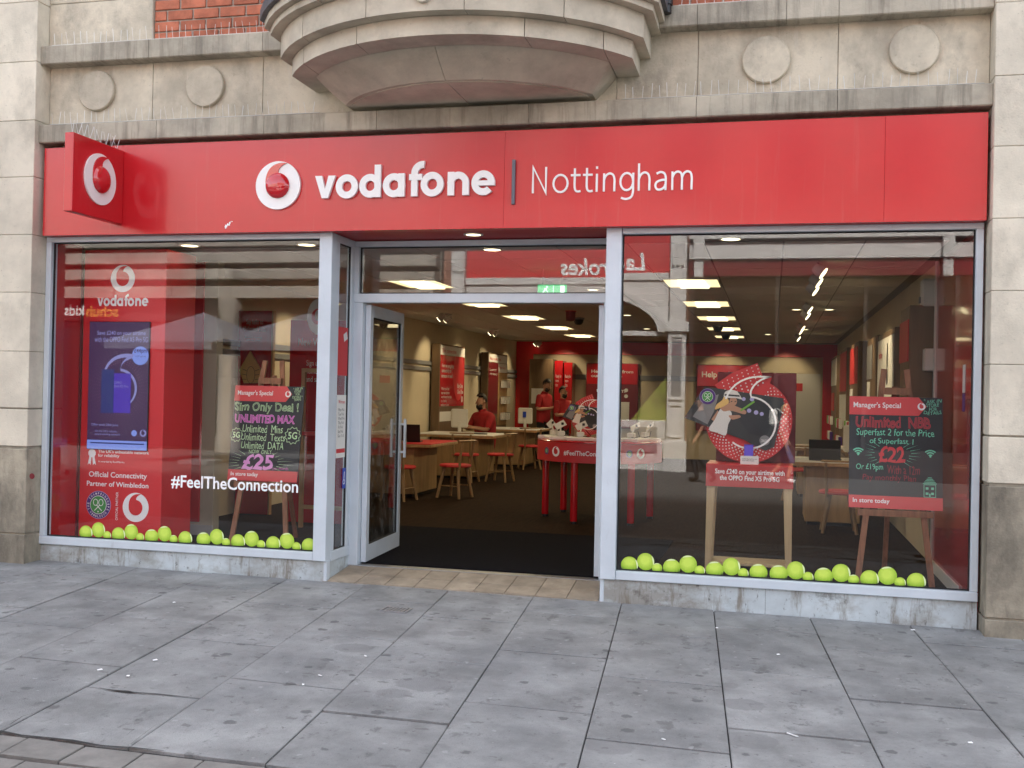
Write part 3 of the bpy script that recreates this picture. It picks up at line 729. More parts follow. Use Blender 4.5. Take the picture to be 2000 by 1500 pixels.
for t, x0, x1 in ((wL, PX1-.027, PX1+.001), (wR, QX0-.001, QX0+.029)):
    obj('corner_trim', MB().box(x0, x1, -.004, .061, -.06, ZS0-.001, .003), M['frame'], t)
obj('corner_post', MB().box(PX0+.001, PX1, -.036, .075, ZS0, ZT+.001, .004), M['frame'], wL)
obj('corner_post', MB().box(QX0, QX1-.001, -.036, .075, ZS0, ZT+.001, .004), M['frame'], wR)
# entrance
ent = thing('shop_entrance', 'recessed shop entrance with pale grey frame, fanlight and open glass door', 'entrance', (-2.34, DY, 0))
for sx_, inner in ((PX1, 1), (QX0, -1)):        # returns from the corner posts back to the door frame
    a, b = (sx_-.045, sx_-.002) if inner == 1 else (sx_+.002, sx_+.045)
    sl = obj('side_light', MB().box(a, b, .0755, .135, .232, ZT-.06, .003), M['frame'], ent)
    obj('side_stile', MB().box(a, b, DY-.11, DY-.04, .232, ZT-.06, .003), M['frame'], sl)
    obj('side_head', MB().box(a, b, .0755, DY-.04, ZT-.0595, ZT-.001, .003), M['frame'], sl)
    obj('side_sill', MB().box(a-.004, b+.004, .0755, DY-.04, .15, .2315, .003), M['frame'], sl)
    obj('side_riser', MB().box(a+.006, b-.006, .0615, DY-.04, -.05, .149), M['riser'], sl)
    pn = obj('side_pane', MB().box((a+b)/2-.004, (a+b)/2+.004, .1355, DY-.1105, .232, ZT-.06), M['glass'], sl)
    gasket(faceE((a+b)/2+.006, 0, 0), .136, DY-.111, .233, ZT-.061, 0, pn, .007)
zf1 = onY(900, 481, DY).z; zf0 = onY(900, 574, DY).z; zd1 = onY(900, 592, DY).z
JL0, JL1, JR0, JR1 = PX1-.042, -3.372, -1.318, QX0+.042
obj('door_jamb', MB().box(JL0, JL1, DY-.04, DY+.07, .02, zd1, .004), M['frame'], ent)
obj('door_jamb', MB().box(JR0, JR1, DY-.04, DY+.07, .02, zd1, .004), M['frame'], ent)
obj('transom_bar', MB().box(JL0, JR1, DY-.042, DY+.072, zd1+.0005, zf0, .004), M['frame'], ent)
obj('fanlight_head', MB().box(JL0, JR1, DY-.04, DY+.07, zf1, ZT-.002, .004), M['frame'], ent)
for a, b in ((JL0, JL0+.075), (JR1-.075, JR1)): obj('fanlight_jamb', MB().box(a, b, DY-.039, DY+.069, zf0+.0005, zf1-.0005, .003), M['frame'], ent)
fp = obj('fanlight_pane', MB().box(JL0+.075, JR1-.075, DY, DY+.008, zf0, zf1), M['glass'], ent)
gasket(street(0, DY-.002, 0), JL0+.0755, JR1-.0755, zf0+.001, zf1-.001, 0, fp)
sof = obj('soffit', MB().box(PX1-.04, QX0+.04, FY+.004, DY+.3, ZT+.0055, ZT+.02), M['soffit'], ent)
def downlight(name, x, y, z, label=None, parent=None, group=None, r=.075):
    t = parent or thing(name, label, 'ceiling lamp', (x, y, z), group)
    tr = obj('lamp_trim', MB().ring(circ(x, y, r+.02, 24), circ(x, y, r, 24), FR((0, 0, z), (1, 0, 0), (0, 1, 0)), -.008, -.0005), M['whiteplas'], t)
    obj('lamp_lens', MB().prism(circ(x, y, r-.001, 24), FR((0, 0, z), (1, 0, 0), (0, 1, 0)), -.006, -.004), M['spot'], tr)
    return t
downlight('recessed_lamp', -2.34, .20, ZT+.005, 'round lit lamp in the red soffit over the entrance', r=.06)
# door leaves: the left one stands open into the shop
def leaf(hx, hy, ang, L_, name, sgn_):
    d = Vector((math.cos(ang), math.sin(ang), 0)); nn = Vector((-d.y, d.x, 0))
    f_ = FR((hx, hy, 0), d, (0, 0, 1))
    z0, z1 = .085, zd1-.012
    dr_ = obj(name, MB().prism(rect(0, .075, z0, z1), f_, -.022, .022), M['frame'], ent)
    obj('stile', MB().prism(rect(L_-.075, L_, z0, z1), f_, -.022, .022), M['frame'], dr_)
    obj('rail', MB().prism(rect(.0755, L_-.0755, z0, z0+.135), f_, -.021, .021), M['frame'], dr_)
    obj('rail', MB().prism(rect(.0755, L_-.0755, z1-.10, z1), f_, -.021, .021), M['frame'], dr_)
    obj('door_pane', MB().prism(rect(.0755, L_-.0755, z0+.1355, z1-.1005), f_, -.004, .004), M['doorglass'], dr_)
    obj('gasket', MB().ring(rect(.076, L_-.076, z0+.136, z1-.101), rect(.085, L_-.085, z0+.145, z1-.11), f_, -.012, .012), M['gasket'], dr_)
    for s in (-1, 1):
        h = MB()
        for zz_ in (.97, 1.23): h.prism(rect(L_-.05, L_-.03, zz_-.01, zz_+.01), f_, s*.0225, s*.055)
        h.prism(rect(L_-.055, L_-.025, .92, 1.28), f_, s*.0555, s*.075)
        obj('pull_handle', h, M['frame'], dr_)
    return dr_
leaf(-3.345, DY+.03, rad(93.5), 1.02, 'door', 1)
leaf(-1.345, DY+.03, rad(88), .62, 'door', -1)
# sloping tiled threshold
th = obj('threshold', MB().add([(x, y, z) for x in (PX1-.03, QX0+.03) for y, z in ((-.012, gz(x, 0)-.05), (DY-.05, -.05), (DY-.05, .056), (-.012, gz(x, 0)-.002))], [(0, 1, 2, 3), (7, 6, 5, 4), (0, 4, 5, 1), (1, 5, 6, 2), (2, 6, 7, 3), (3, 7, 4, 0)]), M['grout'], ent)
nt_ = 9
for i in range(nt_):
    a = PX1+.012+(QX0-PX1-.024)*i/nt_; b = PX1+.012+(QX0-PX1-.024)*(i+1)/nt_
    for y0, y1 in ((-.008, .20), (.206, DY-.055)):
        zf = lambda x, y: gz(x, 0)+.004+(.058-gz(x, 0))*(y+.012)/(DY-.04)+.003
        m = MB(); g = .003
        q = [(a+g, y0), (b-g, y0), (b-g, y1), (a+g, y1)]
        m.add([(x, y, zf(x, y)) for x, y in q]+[(x, y, zf(x, y)-.02) for x, y in q], [(0, 1, 2, 3)]+[(4+k, 4+(k+1) % 4, (k+1) % 4, k) for k in range(4)])
        obj('quarry_tile', m, M['step'], th)
obj('threshold_bar', MB().box(JL0, JR1, DY-.05, DY+.06, .02, .069, .004), M['steel'], ent)
# ------------------------------------------------------------------ shop interior shell
FL, CL, YB = .07, 2.80, 17.45
m = MB().box(-6.3, 1.6, DY+.0605, YB, FL-.05, FL); m.box(-6.3, PX1-.05, .071, DY+.06, FL-.05, FL); m.box(QX0+.05, 1.6, .071, DY+.06, FL-.05, FL)
tag(obj('shop_floor', m, M['floor']), kind='structure')
tag(obj('entrance_matting', MB().box(-4.05, -.95, DY+.062, 3.02, FL+.001, FL+.008), M['mat']), kind='structure')
tag(obj('wall_left', MB().box(-6.25, -6.098, .071, YB+.1, FL-.05, 2.95), M['cream']), kind='structure')
tag(obj('wall_right', MB().box(1.432, 1.6, .071, YB+.1, FL-.05, 2.95), M['cream']), kind='structure')
wb = tag(obj('wall_back', MB().box(-6.3, 1.7, YB, YB+.12, FL-.05, 2.95), M['cream']), kind='structure')
m = MB(); m.box(-6.3, 1.7, DY+.0755, YB+.1, CL+.0065, CL+.2)
m.box(-6.3, PX1-.041, .0715, DY+.075, CL+.0065, CL+.2); m.box(QX0+.041, 1.7, .0715, DY+.075, CL+.0065, CL+.2); m.box(-6.3, 1.7, .010, DY+.3, CL+.21, CL+.3)
cei = tag(obj('ceiling', m, M['tgrid']), kind='structure')
GX, GY = .628, .884
tm = MB().box(-GX/2+.008, GX/2-.008, -GY/2+.008, GY/2-.008, 0, .006).mesh('ceiling_tile'); tm.materials.append(M['tile'])
lit = []
for i in range(-9, 4):
    for j in range(-3, 16):
        x = -.56+GX*i-GX/2; y = 3.47+GY*j+GY/2
        if x < -6.05 or x > 1.35 or y > YB-.3: continue
        if i in (0, -5) and j % 3 == 0 and 0 <= j <= 12: lit.append((x, y)); continue
        obj('ceiling_tile', tm, None, cei, loc=(x, y, CL))
for k, (x, y) in enumerate(lit):
    t = thing('ceiling_light', 'warm lit rectangular light panel in the tiled shop ceiling', 'ceiling light', (x, y, CL), 'lit ceiling panels')
    w, h = GX/2-.01, GY/2-.01
    obj('light_frame', MB().ring(rect(-w, w, -h, h), rect(-w+.018, w-.018, -h+.018, h-.018), FR((x, y, CL-.004), (1, 0, 0), (0, 1, 0)), -.004, .008), M['whiteplas'], t)
    obj('diffuser', MB().box(x-w+.019, x+w-.019, y-h+.019, y+h-.019, CL, CL+.004), M['lamp'], t)
    obj('lamp_housing', MB().prism([(-.13, -h+.03), (.13, -h+.03), (.16, h-.03), (-.16, h-.03)], FR((x, y, CL), (1, 0, 0), (0, 1, 0)), -.022, -.001), M['lampc'], t)
for x, y, w_ in ((-5.08, .58, 'above the red display column'), (-3.97, .62, 'beside the corner post of the entrance'), (-.34, .61, 'above the tennis display stand'), (-2.40, 1.02, 'just inside the fanlight')):
    downlight('recessed_lamp', x, y, CL+.005 if y < .8 else CL-.0005, 'round lit downlight in the shop ceiling '+w_)
# red surround of the back wall
m = MB(); m.box(-6.09, 1.43, YB-.05, YB-.001, 2.50, 2.799); m.box(-6.09, -5.67, YB-.05, YB-.001, FL, 2.4995); m.box(1.12, 1.43, YB-.05, YB-.001, FL, 2.4995)
obj('red_border', m, M['red'], wb)
# wall rails on the left and back walls
wr = thing('wall_rail', 'grey horizontal mounting rail along the cream side wall', 'wall rail', (-6.09, 11, 1.99))
obj('rail_strip', MB().box(-6.097, -6.06, 3.0, YB-.06, 2.02, 2.09, .004), M['greyplas'], wr)
obj('rail_strip', MB().box(-6.097, -6.06, 3.0, YB-.06, 1.91, 1.98, .004), M['greyplas'], wr)
wr = thing('wall_rail', 'grey horizontal mounting rail along the cream back wall', 'wall rail', (-2, YB-.03, 1.95))
obj('rail_strip', MB().box(-5.66, 1.1, YB-.03, YB-.001, 1.90, 2.02, .004), M['greyplas'], wr)

# ------------------------------------------------------------------ interior fittings
def px_rect(Y, x0, y0, x1, y1):
    a = onY(x0, y0, Y); b = onY(x1, y1, Y); return min(a.x, b.x), max(a.x, b.x), min(a.z, b.z), max(a.z, b.z)
# --- left wall display panels (faces look across the shop)
def wall_display(y0, y1, z0, z1, label, head, kind):
    t = thing('wall_display', label, 'display panel', (-6.0, (y0+y1)/2, z0))
    obj('panel_box', MB().box(-6.058, -5.90, y0, y1, z0, z1, .006), M['oakdark'], t)
    f = faceE(-5.90, 0, 0)
    obj('header', MB().prism(rect(y0+.03, y1-.03, z1-.20, z1-.03), f, .001, .008), M['paper'], t)
    text('lettering', head, f, y0+.1, y0+(y1-y0)*.62, z1-.155, z1-.085, .0095, M['redpr'], t, off=.01)
    if kind == 0:
        p = obj('poster', MB().prism(rect(y0+.03, y1-.03, z0+.55, z1-.21), f, .001, .006), M['redgloss'], t)
        obj('graphic', MB().prism([q for q in circ(y1-.42, z0+1.15, .36, 30, .5) if q[0] < y1-.035] + [(y1-.035, z0+1.15+.2)], f, .0075, .0075), M['redpr'], p)
        text('lettering', 'Here we are giving\nconnectivity to\nsomeone in need', f, y0+.1, y0+.85, z1-.62, z1-.36, .0085, M['paper'], p, off=.012)
        text('lettering', 'Buy One\nGive One', f, y1-.5, y1-.1, z1-.92, z1-.72, .0095, M['paper'], p, off=.02)
        text('lettering', 'When you buy\nany new phone\nwe donate the data\nto a family\nwithout access', f, y0+.1, y0+.75, z1-1.15, z1-.80, .0085, M['paper'], p)
        emblem(f, y1-.17, z0+.68, .06, .0085, p, M['paper'], M['redpr'], rx=1)
        obj('notice', MB().prism(rect(y0+.05, y0+.75, z0+.27, z0+.45), f, .001, .005), M['paper'], t)
    else:
        ym = y0+(y1-y0)*.5
        p = obj('poster', MB().prism(rect(y0+.03, ym, z0+.35, z1-.21), f, .001, .006), M['maroon'], t)
        text('lettering', 'Stay connected\nwherever you go', f, y0+.1, ym-.1, z1-.5, z1-.33, .0075, M['paper'], p)
        obj('slat_board', MB().prism(rect(ym+.02, y1-.03, z0+.1, z1-.42), f, .001, .012), M['oak'], t)
        obj('notice', MB().prism(rect(ym+.02, y1-.03, z1-.41, z1-.21), f, .001, .006), M['paper'], t)
        text('lettering', 'Best deals', f, ym+.12, y1-.2, z1-.33, z1-.27, .0075, M['redpr'], t)
        for r in range(3):
            for k in range(4):
                yy = ym+.12+k*.19; zz = z1-.62-r*.36
                hp = obj('hanging_pack', MB().box(-5.86, -5.80, yy, yy+.10, zz-.13, zz+.02, .004), M['paper'], t)
                obj('peg', MB().tube([(-5.887, yy+.05, zz+.035), (-5.78, yy+.05, zz+.035)], .005, 6), M['steel'], hp)
wall_display(10.63, 12.25, .72, 2.42, 'brown wall display with red giving poster on the cream side wall', 'This connection', 0)
wall_display(14.05, 15.75, .72, 2.40, 'brown wall display with pegs of accessories on the cream side wall', 'Accessories', 1)
# --- back wall fittings
t = thing('cabinet', 'tall brown cabinet in the corner of the back wall', 'cabinet', (-5.5, YB-.4, FL))
obj('cabinet_body', MB().box(-5.64, -5.06, YB-.55, YB-.06, FL, 2.36, .008), M['oakdark'], t)
obj('notice', MB().prism(rect(-5.58, -5.2, 1.3, 1.66), street(0, YB-.551, 0), .001, .005), M['paper'], t)
obj('plinth', MB().box(-5.63, -5.07, YB-.56, YB-.551, FL+.0, FL+.1), M['black'], t)
for x0, x1, zt_, lab in ((-5.04, -4.84, 2.33, 'narrow red poster column beside the brown cabinet'), (-4.81, -4.61, 2.29, 'narrow red poster column with white oval badge')):
    t = thing('poster_column', lab, 'poster column', (x0, YB-.5, FL))
    obj('column_body', MB().box(x0, x1, YB-.5, YB-.06, FL, zt_, .006), M['redgloss'], t)
    text('lettering', 'Ready for\nmore\ndata', street(0, YB-.5, 0), x0+.03, x1-.03, 1.72, 2.0, .002, M['paper'], t)
    if 'oval' in lab: obj('badge', MB().prism(circ((x0+x1)/2, 1.22, .05, 20, .16), street(0, YB-.5, 0), .001, .004), M['paper'], t)
for x0, x1, s1, lab in ((-4.34, -3.09, 'Help at hand', 'red and maroon help poster board on the back wall'), (-1.72, -.45, 'Help at home', 'wide red help poster board behind the tennis display')):
    t = thing('poster_board', lab, 'poster board', (x0, YB-.1, .8))
    f = street(0, YB-.12, 0)
    obj('board', MB().box(x0, x1, YB-.12, YB-.031, .75, 2.30, .006), M['maroon'], t)
    obj('board_header', MB().prism(rect(x0+.02, x1-.02, 1.80, 2.28), f, .001, .008), M['redgloss'], t)
    text('lettering', s1+' from\nour techteam' if 'hand' in s1 else s1, f, x0+.12, x1-.12, 1.96, 2.14, .010, M['paper'], t, off=.02)
    text('lettering', 'techteam', f, x0+.25, x1-.3, 1.60, 1.70, .003, M['paper'], t, off=.015)
    obj('notice', MB().prism(rect(x0+.55, x1-.2, .95, 1.38), f, .001, .004), M['paper'], t)
    obj('speech_blob', MB().prism(circ(x0+.3, 1.30, .10, 20)+[(x0+.22, 1.05)], f, .002, .004), M['paper'], t)
    for k in range(2): obj('round_icon', MB().prism(circ(x1-.28, 1.66-k*.14, .045, 18), f, .002, .004), M['paper'], t)
t = thing('staff_door', 'cream staff door with small red sign in the back wall', 'door', (.75, YB-.04, FL))
obj('door_leaf', MB().box(.30, 1.08, YB-.045, YB-.002, FL, 2.12, .004), M['whiteplas'], t)
obj('door_frame', MB().ring(rect(.22, 1.115, FL, 2.20), rect(.295, 1.085, FL-.001, 2.125), street(0, YB-.002, 0), 0, .05), M['cream'], t)
obj('door_sign', MB().prism(rect(.42, .68, 1.72, 1.90), street(0, YB-.045, 0), .001, .006), M['redpr'], t)
obj('door_handle', MB().tube([(.37, YB-.085, 1.1), (.37, YB-.085, 1.25)], .012, 8), M['steel'], t)
# --- right wall displays, with faces looking across the shop
def right_display(y0, y1, x, z0, z1, label, prints, pk=None):
    t = thing('wall_display', label, 'display panel', (1.3, (y0+y1)/2, z0))
    obj('panel_box', MB().box(x, 1.428, y0, y1, z0, z1, .006), M['oakdark'], t)
    f = faceW(x, 0, 0)                               # u = -y
    for a, b, c_, d_, mt in prints:
        obj('print', MB().prism(rect(-y1+a*(y1-y0), -y1+b*(y1-y0), z0+c_*(z1-z0), z0+d_*(z1-z0)), f, .001, .010), M[mt], t)
    for k in range(pk or 0):
        yy = y0+.12+(y1-y0-.25)*(k % 4)/4; zz = z0+.62-(k//4)*.30
        obj('hanging_pack', MB().box(x-.10, x-.045, yy, yy+.12, zz-.16, zz, .004), M[('paper', 'redpr', 'whiteplas', 'lime', 'purple', 'paper')[k % 6]], t)
    return t
right_display(2.27, 2.95, 1.20, .6, 2.42, 'brown display upright with red header beside the red lining', [(0.02, .98, .72, .93, 'redpr')])
right_display(3.46, 5.15, 1.20, .6, 2.30, 'brown wall display with cream phone poster and red leaflets', [(.02, .985, .52, .96, 'paper'), (.02, .6, .05, .48, 'whiteplas'), (.63, .97, .04, .40, 'redpr')], 5)
right_display(5.60, 6.90, 1.22, .6, 2.34, 'brown wall display with silver sign and framed print', [(.05, .6, .70, .95, 'greyplas'), (.1, .4, .42, .68, 'paper')], 8)
right_display(8.16, 9.80, 1.20, .6, 2.40, 'brown wall display with red print and white card further along', [(.05, .95, .66, .96, 'redpr'), (.1, .45, .40, .62, 'paper')], 8)
right_display(10.6, 12.3, 1.20, .6, 2.42, 'wall display with red header and cream phone print', [(.03, .97, .60, .97, 'redpr'), (.03, .97, .26, .57, 'paper')], 8)
right_display(13.4, 15.2, 1.20, .6, 2.40, 'deepest wall display with cream print beside the red surround', [(.03, .97, .68, .97, 'paper'), (.1, .6, .40, .60, 'redpr')], 8)
p = onX(1725, 640, 1.19); f = faceW(1.19, 0, 0)
t = thing('phone_picture', 'dark phone picture printed above green grass on the cream poster', 'picture', (1.185, p.y, 1.6))
obj('phone_shape', MB().prism(rect(-4.05, -3.98, 1.72, 2.16), f, .004, .006), M['darkprint'], t)
mb = MB()
for i in range(26):
    yy = -5.1+i*.062; mb.prism([(yy, 1.49), (yy+.05, 1.49), (yy+random.uniform(0, .05), 1.54+random.uniform(.02, .09))], f, .004, .004)
obj('grass_print', mb, M['lime'], t)
text('lettering', 'vodafone', f, -4.95, -4.55, 2.02, 2.10, .005, M['redpr'], t, off=.02)
t = thing('alarm_box', 'white alarm box high on the wall beside the red lining', 'alarm', (1.36, 2.35, 2.4)); obj('alarm_body', MB().box(1.30, 1.43, 2.26, 2.40, 2.40, 2.66, .02), M['whiteplas'], t); obj('sensor_window', MB().box(1.285, 1.299, 2.30, 2.36, 2.44, 2.50, .004), M['greyplas'], t)
t = thing('cable_box', 'white cable box with dark conduit beside the red lining', 'cable box', (1.38, 2.25, 1.7)); obj('box_body', MB().box(1.31, 1.43, 2.08, 2.22, 1.82, 2.02, .008), M['whiteplas'], t); obj('conduit', MB().box(1.39, 1.43, 2.13, 2.19, .3, 1.819), M['black'], t)
# red linings behind the window jambs
t = thing('red_lining', 'glossy red lining board behind the right window jamb', 'panel', (1.41, 1, FL)); obj('lining_board', MB().box(1.395, 1.431, .0715, 2.02, FL, 2.79, .003), M['redgloss'], t); obj('white_edge', MB().box(1.38, 1.431, 2.021, 2.06, FL, 2.79, .003), M['whiteplas'], t); obj('skirting', MB().box(1.378, 1.394, .6, 2.02, FL, FL+.10, .003), M['whiteplas'], t)
obj('notice', MB().prism(rect(-.62, -.52, 1.62, 1.83), faceW(1.395, 0, 0), .001, .003), M['paper'], t); obj('notice', MB().prism(rect(-.62, -.52, 1.48, 1.615), faceW(1.395, 0, 0), .001, .003), M['purple'], t)
t = thing('red_lining', 'narrow red lining board beside the screen display column', 'panel', (-6.08, .25, FL)); obj('lining_board', MB().box(-6.097, -6.075, .0715, .44, FL, 2.79, .003), M['redgloss'], t); obj('lining_cap', MB().box(-6.097, -6.06, .4405, .448, FL, 2.79), M['maroon'], t)

# ------------------------------------------------------------------ red display column with screen (left window)
CY = .45
dcx0, dcx1 = -6.055, -5.225
dcol = thing('display_column', 'tall red display column with violet phone screen behind the window', 'display column', (-5.64, CY+.2, FL))
obj('column_body', MB().box(dcx0, dcx1, CY, .95, FL, 2.755, .005), M['red'], dcol)
f = street(0, CY, 0)
def R_(x0, y0, x1, y1): return px_rect(CY, x0, y0, x1, y1)
a = onY(240, 544, CY); emblem(f, a.x, a.z, .122, .001, dcol, M['vinyl'], M['red'])
w0 = onY(190, 597.5, CY); w1 = onY(290, 597.5, CY)
wordmark(f, w0.x, w0.z, (w1.x-w0.x)/8.08, .001, .001, dcol, M['vinyl'], uz=.070)
def T_(s, x0, y0, x1, y1, mat, par, d=.002, fr_=None, **k):
    r = R_(x0, y0, x1, y1); return text('lettering', s, fr_ or f, r[0], r[1], r[2], r[3], d, M[mat], par, **k)
x0, x1, z0, z1 = R_(178.5, 628, 296, 858)
x0 = -5.975; x1 = -5.365
scr = obj('screen', MB().box(x0, x1, CY-.018, CY-.001, onY(235, 879, CY).z, z1, .003), M['black'], dcol)
SY = CY-.0185; fs = street(0, SY, 0)
zs = onY(235, 860, CY).z
obj('screen_image', MB().prism(rect(x0+.004, x1-.004, zs, z1-.004), fs, .0008, .0008), M['scr'], scr)
obj('screen_strip', MB().prism(rect(x0+.004, x1-.004, onY(235, 878, CY).z, zs-.002), fs, .0008, .0008), M['scrblue'], scr)
obj('strip_text', MB().prism(rect(x0+.04, x1-.03, zs-.034, zs-.022), fs, .002, .002), M['scrphoned'], scr)
T_('Save £240 on your airtime', 193, 646, 287, 657.5, 'scrtext', scr, .002, fs, off=.008)
T_('with the OPPO Find X5 Pro 5G', 188, 657.5, 291, 669, 'scrtext', scr, .002, fs)
a = onY(276.5, 695, CY); obj('price_badge', MB().prism(circ(a.x, a.z, .083, 32), fs, .002, .002), M['scrblue'], scr)
T_('£44pm', 265, 681, 289, 692, 'scr', scr, .0035, fs, off=.01); T_('+ £29 upfront', 266, 694, 288, 699, 'scr', scr, .0035, fs)
c = onY(236, 757, CY); Rq = .33
o_ = droplet(Rq, c.x, c.z); i_ = [(c.x+(p[0]-c.x)*.90-.004, c.z+(p[1]-c.z)*.905-.006) for p in o_]
obj('quote_outline', MB().ring(o_, i_, fs, .0016, .0022), M['scrtext'], scr)
for (u0, v0, u1, v1, mt) in ((201.5, 721, 224, 807, 'scrphoned'), (224.5, 729, 257, 807, 'scrphone')):
    r = R_(u0, v0, u1, v1); obj('phone_picture', MB().prism(rect(*r), fs, .0032, .0032), M[mt], scr)
T_('OPPO\nFind X5 Pro', 226, 745, 253, 757, 'scrtext', scr, .0046, fs)
mb = MB()
for k in range(56):
    an = 2*PI*k/56
    for j in range(9):
        rr = .205+.017*j*(1+.02*j)
        if rad(20) < an < rad(75) and j > 3: continue
        s = .0042-.00028*j
        q = (c.x+rr*math.cos(an), c.z-.01+rr*math.sin(an)*1.12)
        if x0+.01 < q[0] < x1-.01: mb.prism(circ(q[0], q[1], s, 5), fs, .0013, .0013)
obj('dot_pattern', mb, M['scrdot'], scr, kind='stuff')
T_('Offer ends 28th June', 181, 826, 233, 834, 'scrtext', scr, .002, fs)
T_("On the UK's reliable,\naward-winning network", 188, 839, 237, 852, 'scrtext', scr, .002, fs)
a = onY(282, 846, CY); emblem(fs, a.x, a.z, .032, .002, scr, M['scrtext'], M['scr'])
a = onY(264.5, 846, CY); obj('round_badge', MB().prism(circ(a.x, a.z, .028, 20), fs, .002, .002), M['scrblue'], scr)
# award rosette, partner lettering
a = onY(180, 885, CY); mb = MB()
mb.prism([(a.x+(.036+.004*(i % 2))*math.cos(2*PI*i/24), a.z+(.036+.004*(i % 2))*math.sin(2*PI*i/24)) for i in range(24)], f, .0015, .0015)
for s in (-1, 1): mb.prism([(a.x+s*.004, a.z-.03), (a.x+s*.026, a.z-.028), (a.x+s*.042, a.z-.105), (a.x+s*.028, a.z-.09), (a.x+s*.012, a.z-.105)], f, .0022, .0022)
obj('rosette', mb, M['vinyl'], dcol)
T_("The UK's unbeatable network\nfor reliability", 192, 878, 291, 897.5, 'vinyl', dcol, off=.012)
T_('As awarded by RootMetrics', 192, 899, 243, 906, 'vinyl', dcol)
T_('Official Connectivity', 174, 920, 287, 939, 'vinyl', dcol, off=.014)
T_('Partner of Wimbledon', 170, 938.5, 290, 954, 'vinyl', dcol, off=.014)
def champ_emblem(fr_, cx, cz, R, d, par, full_=True):
    e = obj('tennis_emblem', MB().prism(circ(cx, cz, R, 40), fr_, d, d), M['lilac'], par)
    obj('emblem_ring', MB().prism(circ(cx, cz, R*.965, 40), fr_, d+.0012, d+.0012), M['purple'], e)
    obj('emblem_line', MB().prism(circ(cx, cz, R*.67, 40), fr_, d+.0024, d+.0024), M['vinyl'], e)
    obj('emblem_field', MB().prism(circ(cx, cz, R*.63, 40), fr_, d+.0036, d+.0036), M['green'], e)
    mb_ = MB()
    for s in (-1, 1):
        hx, hz = cx+s*R*.22, cz+R*.18
        mb_.ring(circ(hx, hz, R*.20, 20, R*.25), circ(hx, hz, R*.155, 20, R*.20), fr_, d+.0045+.0006*s, d+.005+.0006*s)
        ax, az = cx+s*R*.12, cz-R*.02; bx, bz = cx-s*R*.30, cz-R*.42
        nx, nz = (bz-az), -(bx-ax); l = math.hypot(nx, nz); nx *= R*.03/l; nz *= R*.03/l
        mb_.prism([(ax-nx, az-nz), (bx-nx, bz-nz), (bx+nx, bz+nz), (ax+nx, az+nz)], fr_, d+.0049+.0006*s, d+.0049+.0006*s)
    mb_.prism(circ(cx, cz-R*.48, R*.055, 12), fr_, d+.0048, d+.0048)
    obj('crossed_rackets', mb_, M['vinyl'], e)
    if full_:
        mb_ = MB()
        for s_, a0, a1, flip in (('THE CHAMPIONSHIPS', 202, -22, 1), ('WIMBLEDON', 222, 318, -1)):
            for i, ch in enumerate(s_):
                if ch == ' ': continue
                an = rad(a0+(a1-a0)*i/(len(s_)-1)); rr = R*.82; h = R*.17
                ct = (cx+rr*math.cos(an), cz+rr*math.sin(an)); th_ = an-PI/2 if flip == 1 else an+PI/2
                o, u, v, n_ = fr_
                uu = u*math.cos(th_)+v*math.sin(th_); vv_ = -u*math.sin(th_)+v*math.cos(th_)
                w_ = h*(.35 if ch == 'I' else .62)
                text('x', ch, (o+u*ct[0]+v*ct[1], uu, vv_, n_), -w_/2, w_/2, -h/2, h/2, d+.0028, None, None, off=.01, mb=mb_)
        obj('lettering', mb_, M['vinyl'], e)
    return e
a = onY(192.5, 986, CY); champ_emblem(f, a.x, a.z, .125, .001, dcol)
a = onY(229, 961, CY); b = onY(229, 1016, CY)
text('lettering', 'OFFICIAL PARTNER', FR((a.x, CY, b.z), (0, 0, 1), (-1, 0, 0)), 0, a.z-b.z, -.012, .012, .002, M['vinyl'], dcol)
a = onY(265, 991, CY); emblem(f, a.x, a.z, .130, .001, dcol, M['vinyl'], M['red'])
# partition behind the column
t = thing('partition', 'maroon board on a cream partition with white skirting behind the column', 'partition', (-5.7, 1.7, FL))
obj('partition_wall', MB().box(-6.09, -5.36, 1.60, 1.72, FL, 2.79), M['cream'], t)
obj('maroon_board', MB().box(-6.085, -5.50, 1.575, 1.599, .20, 2.785, .003), M['red'], t)
obj('skirting', MB().box(-6.085, -5.35, 1.58, 1.599, FL, .17, .003), M['whiteplas'], t)

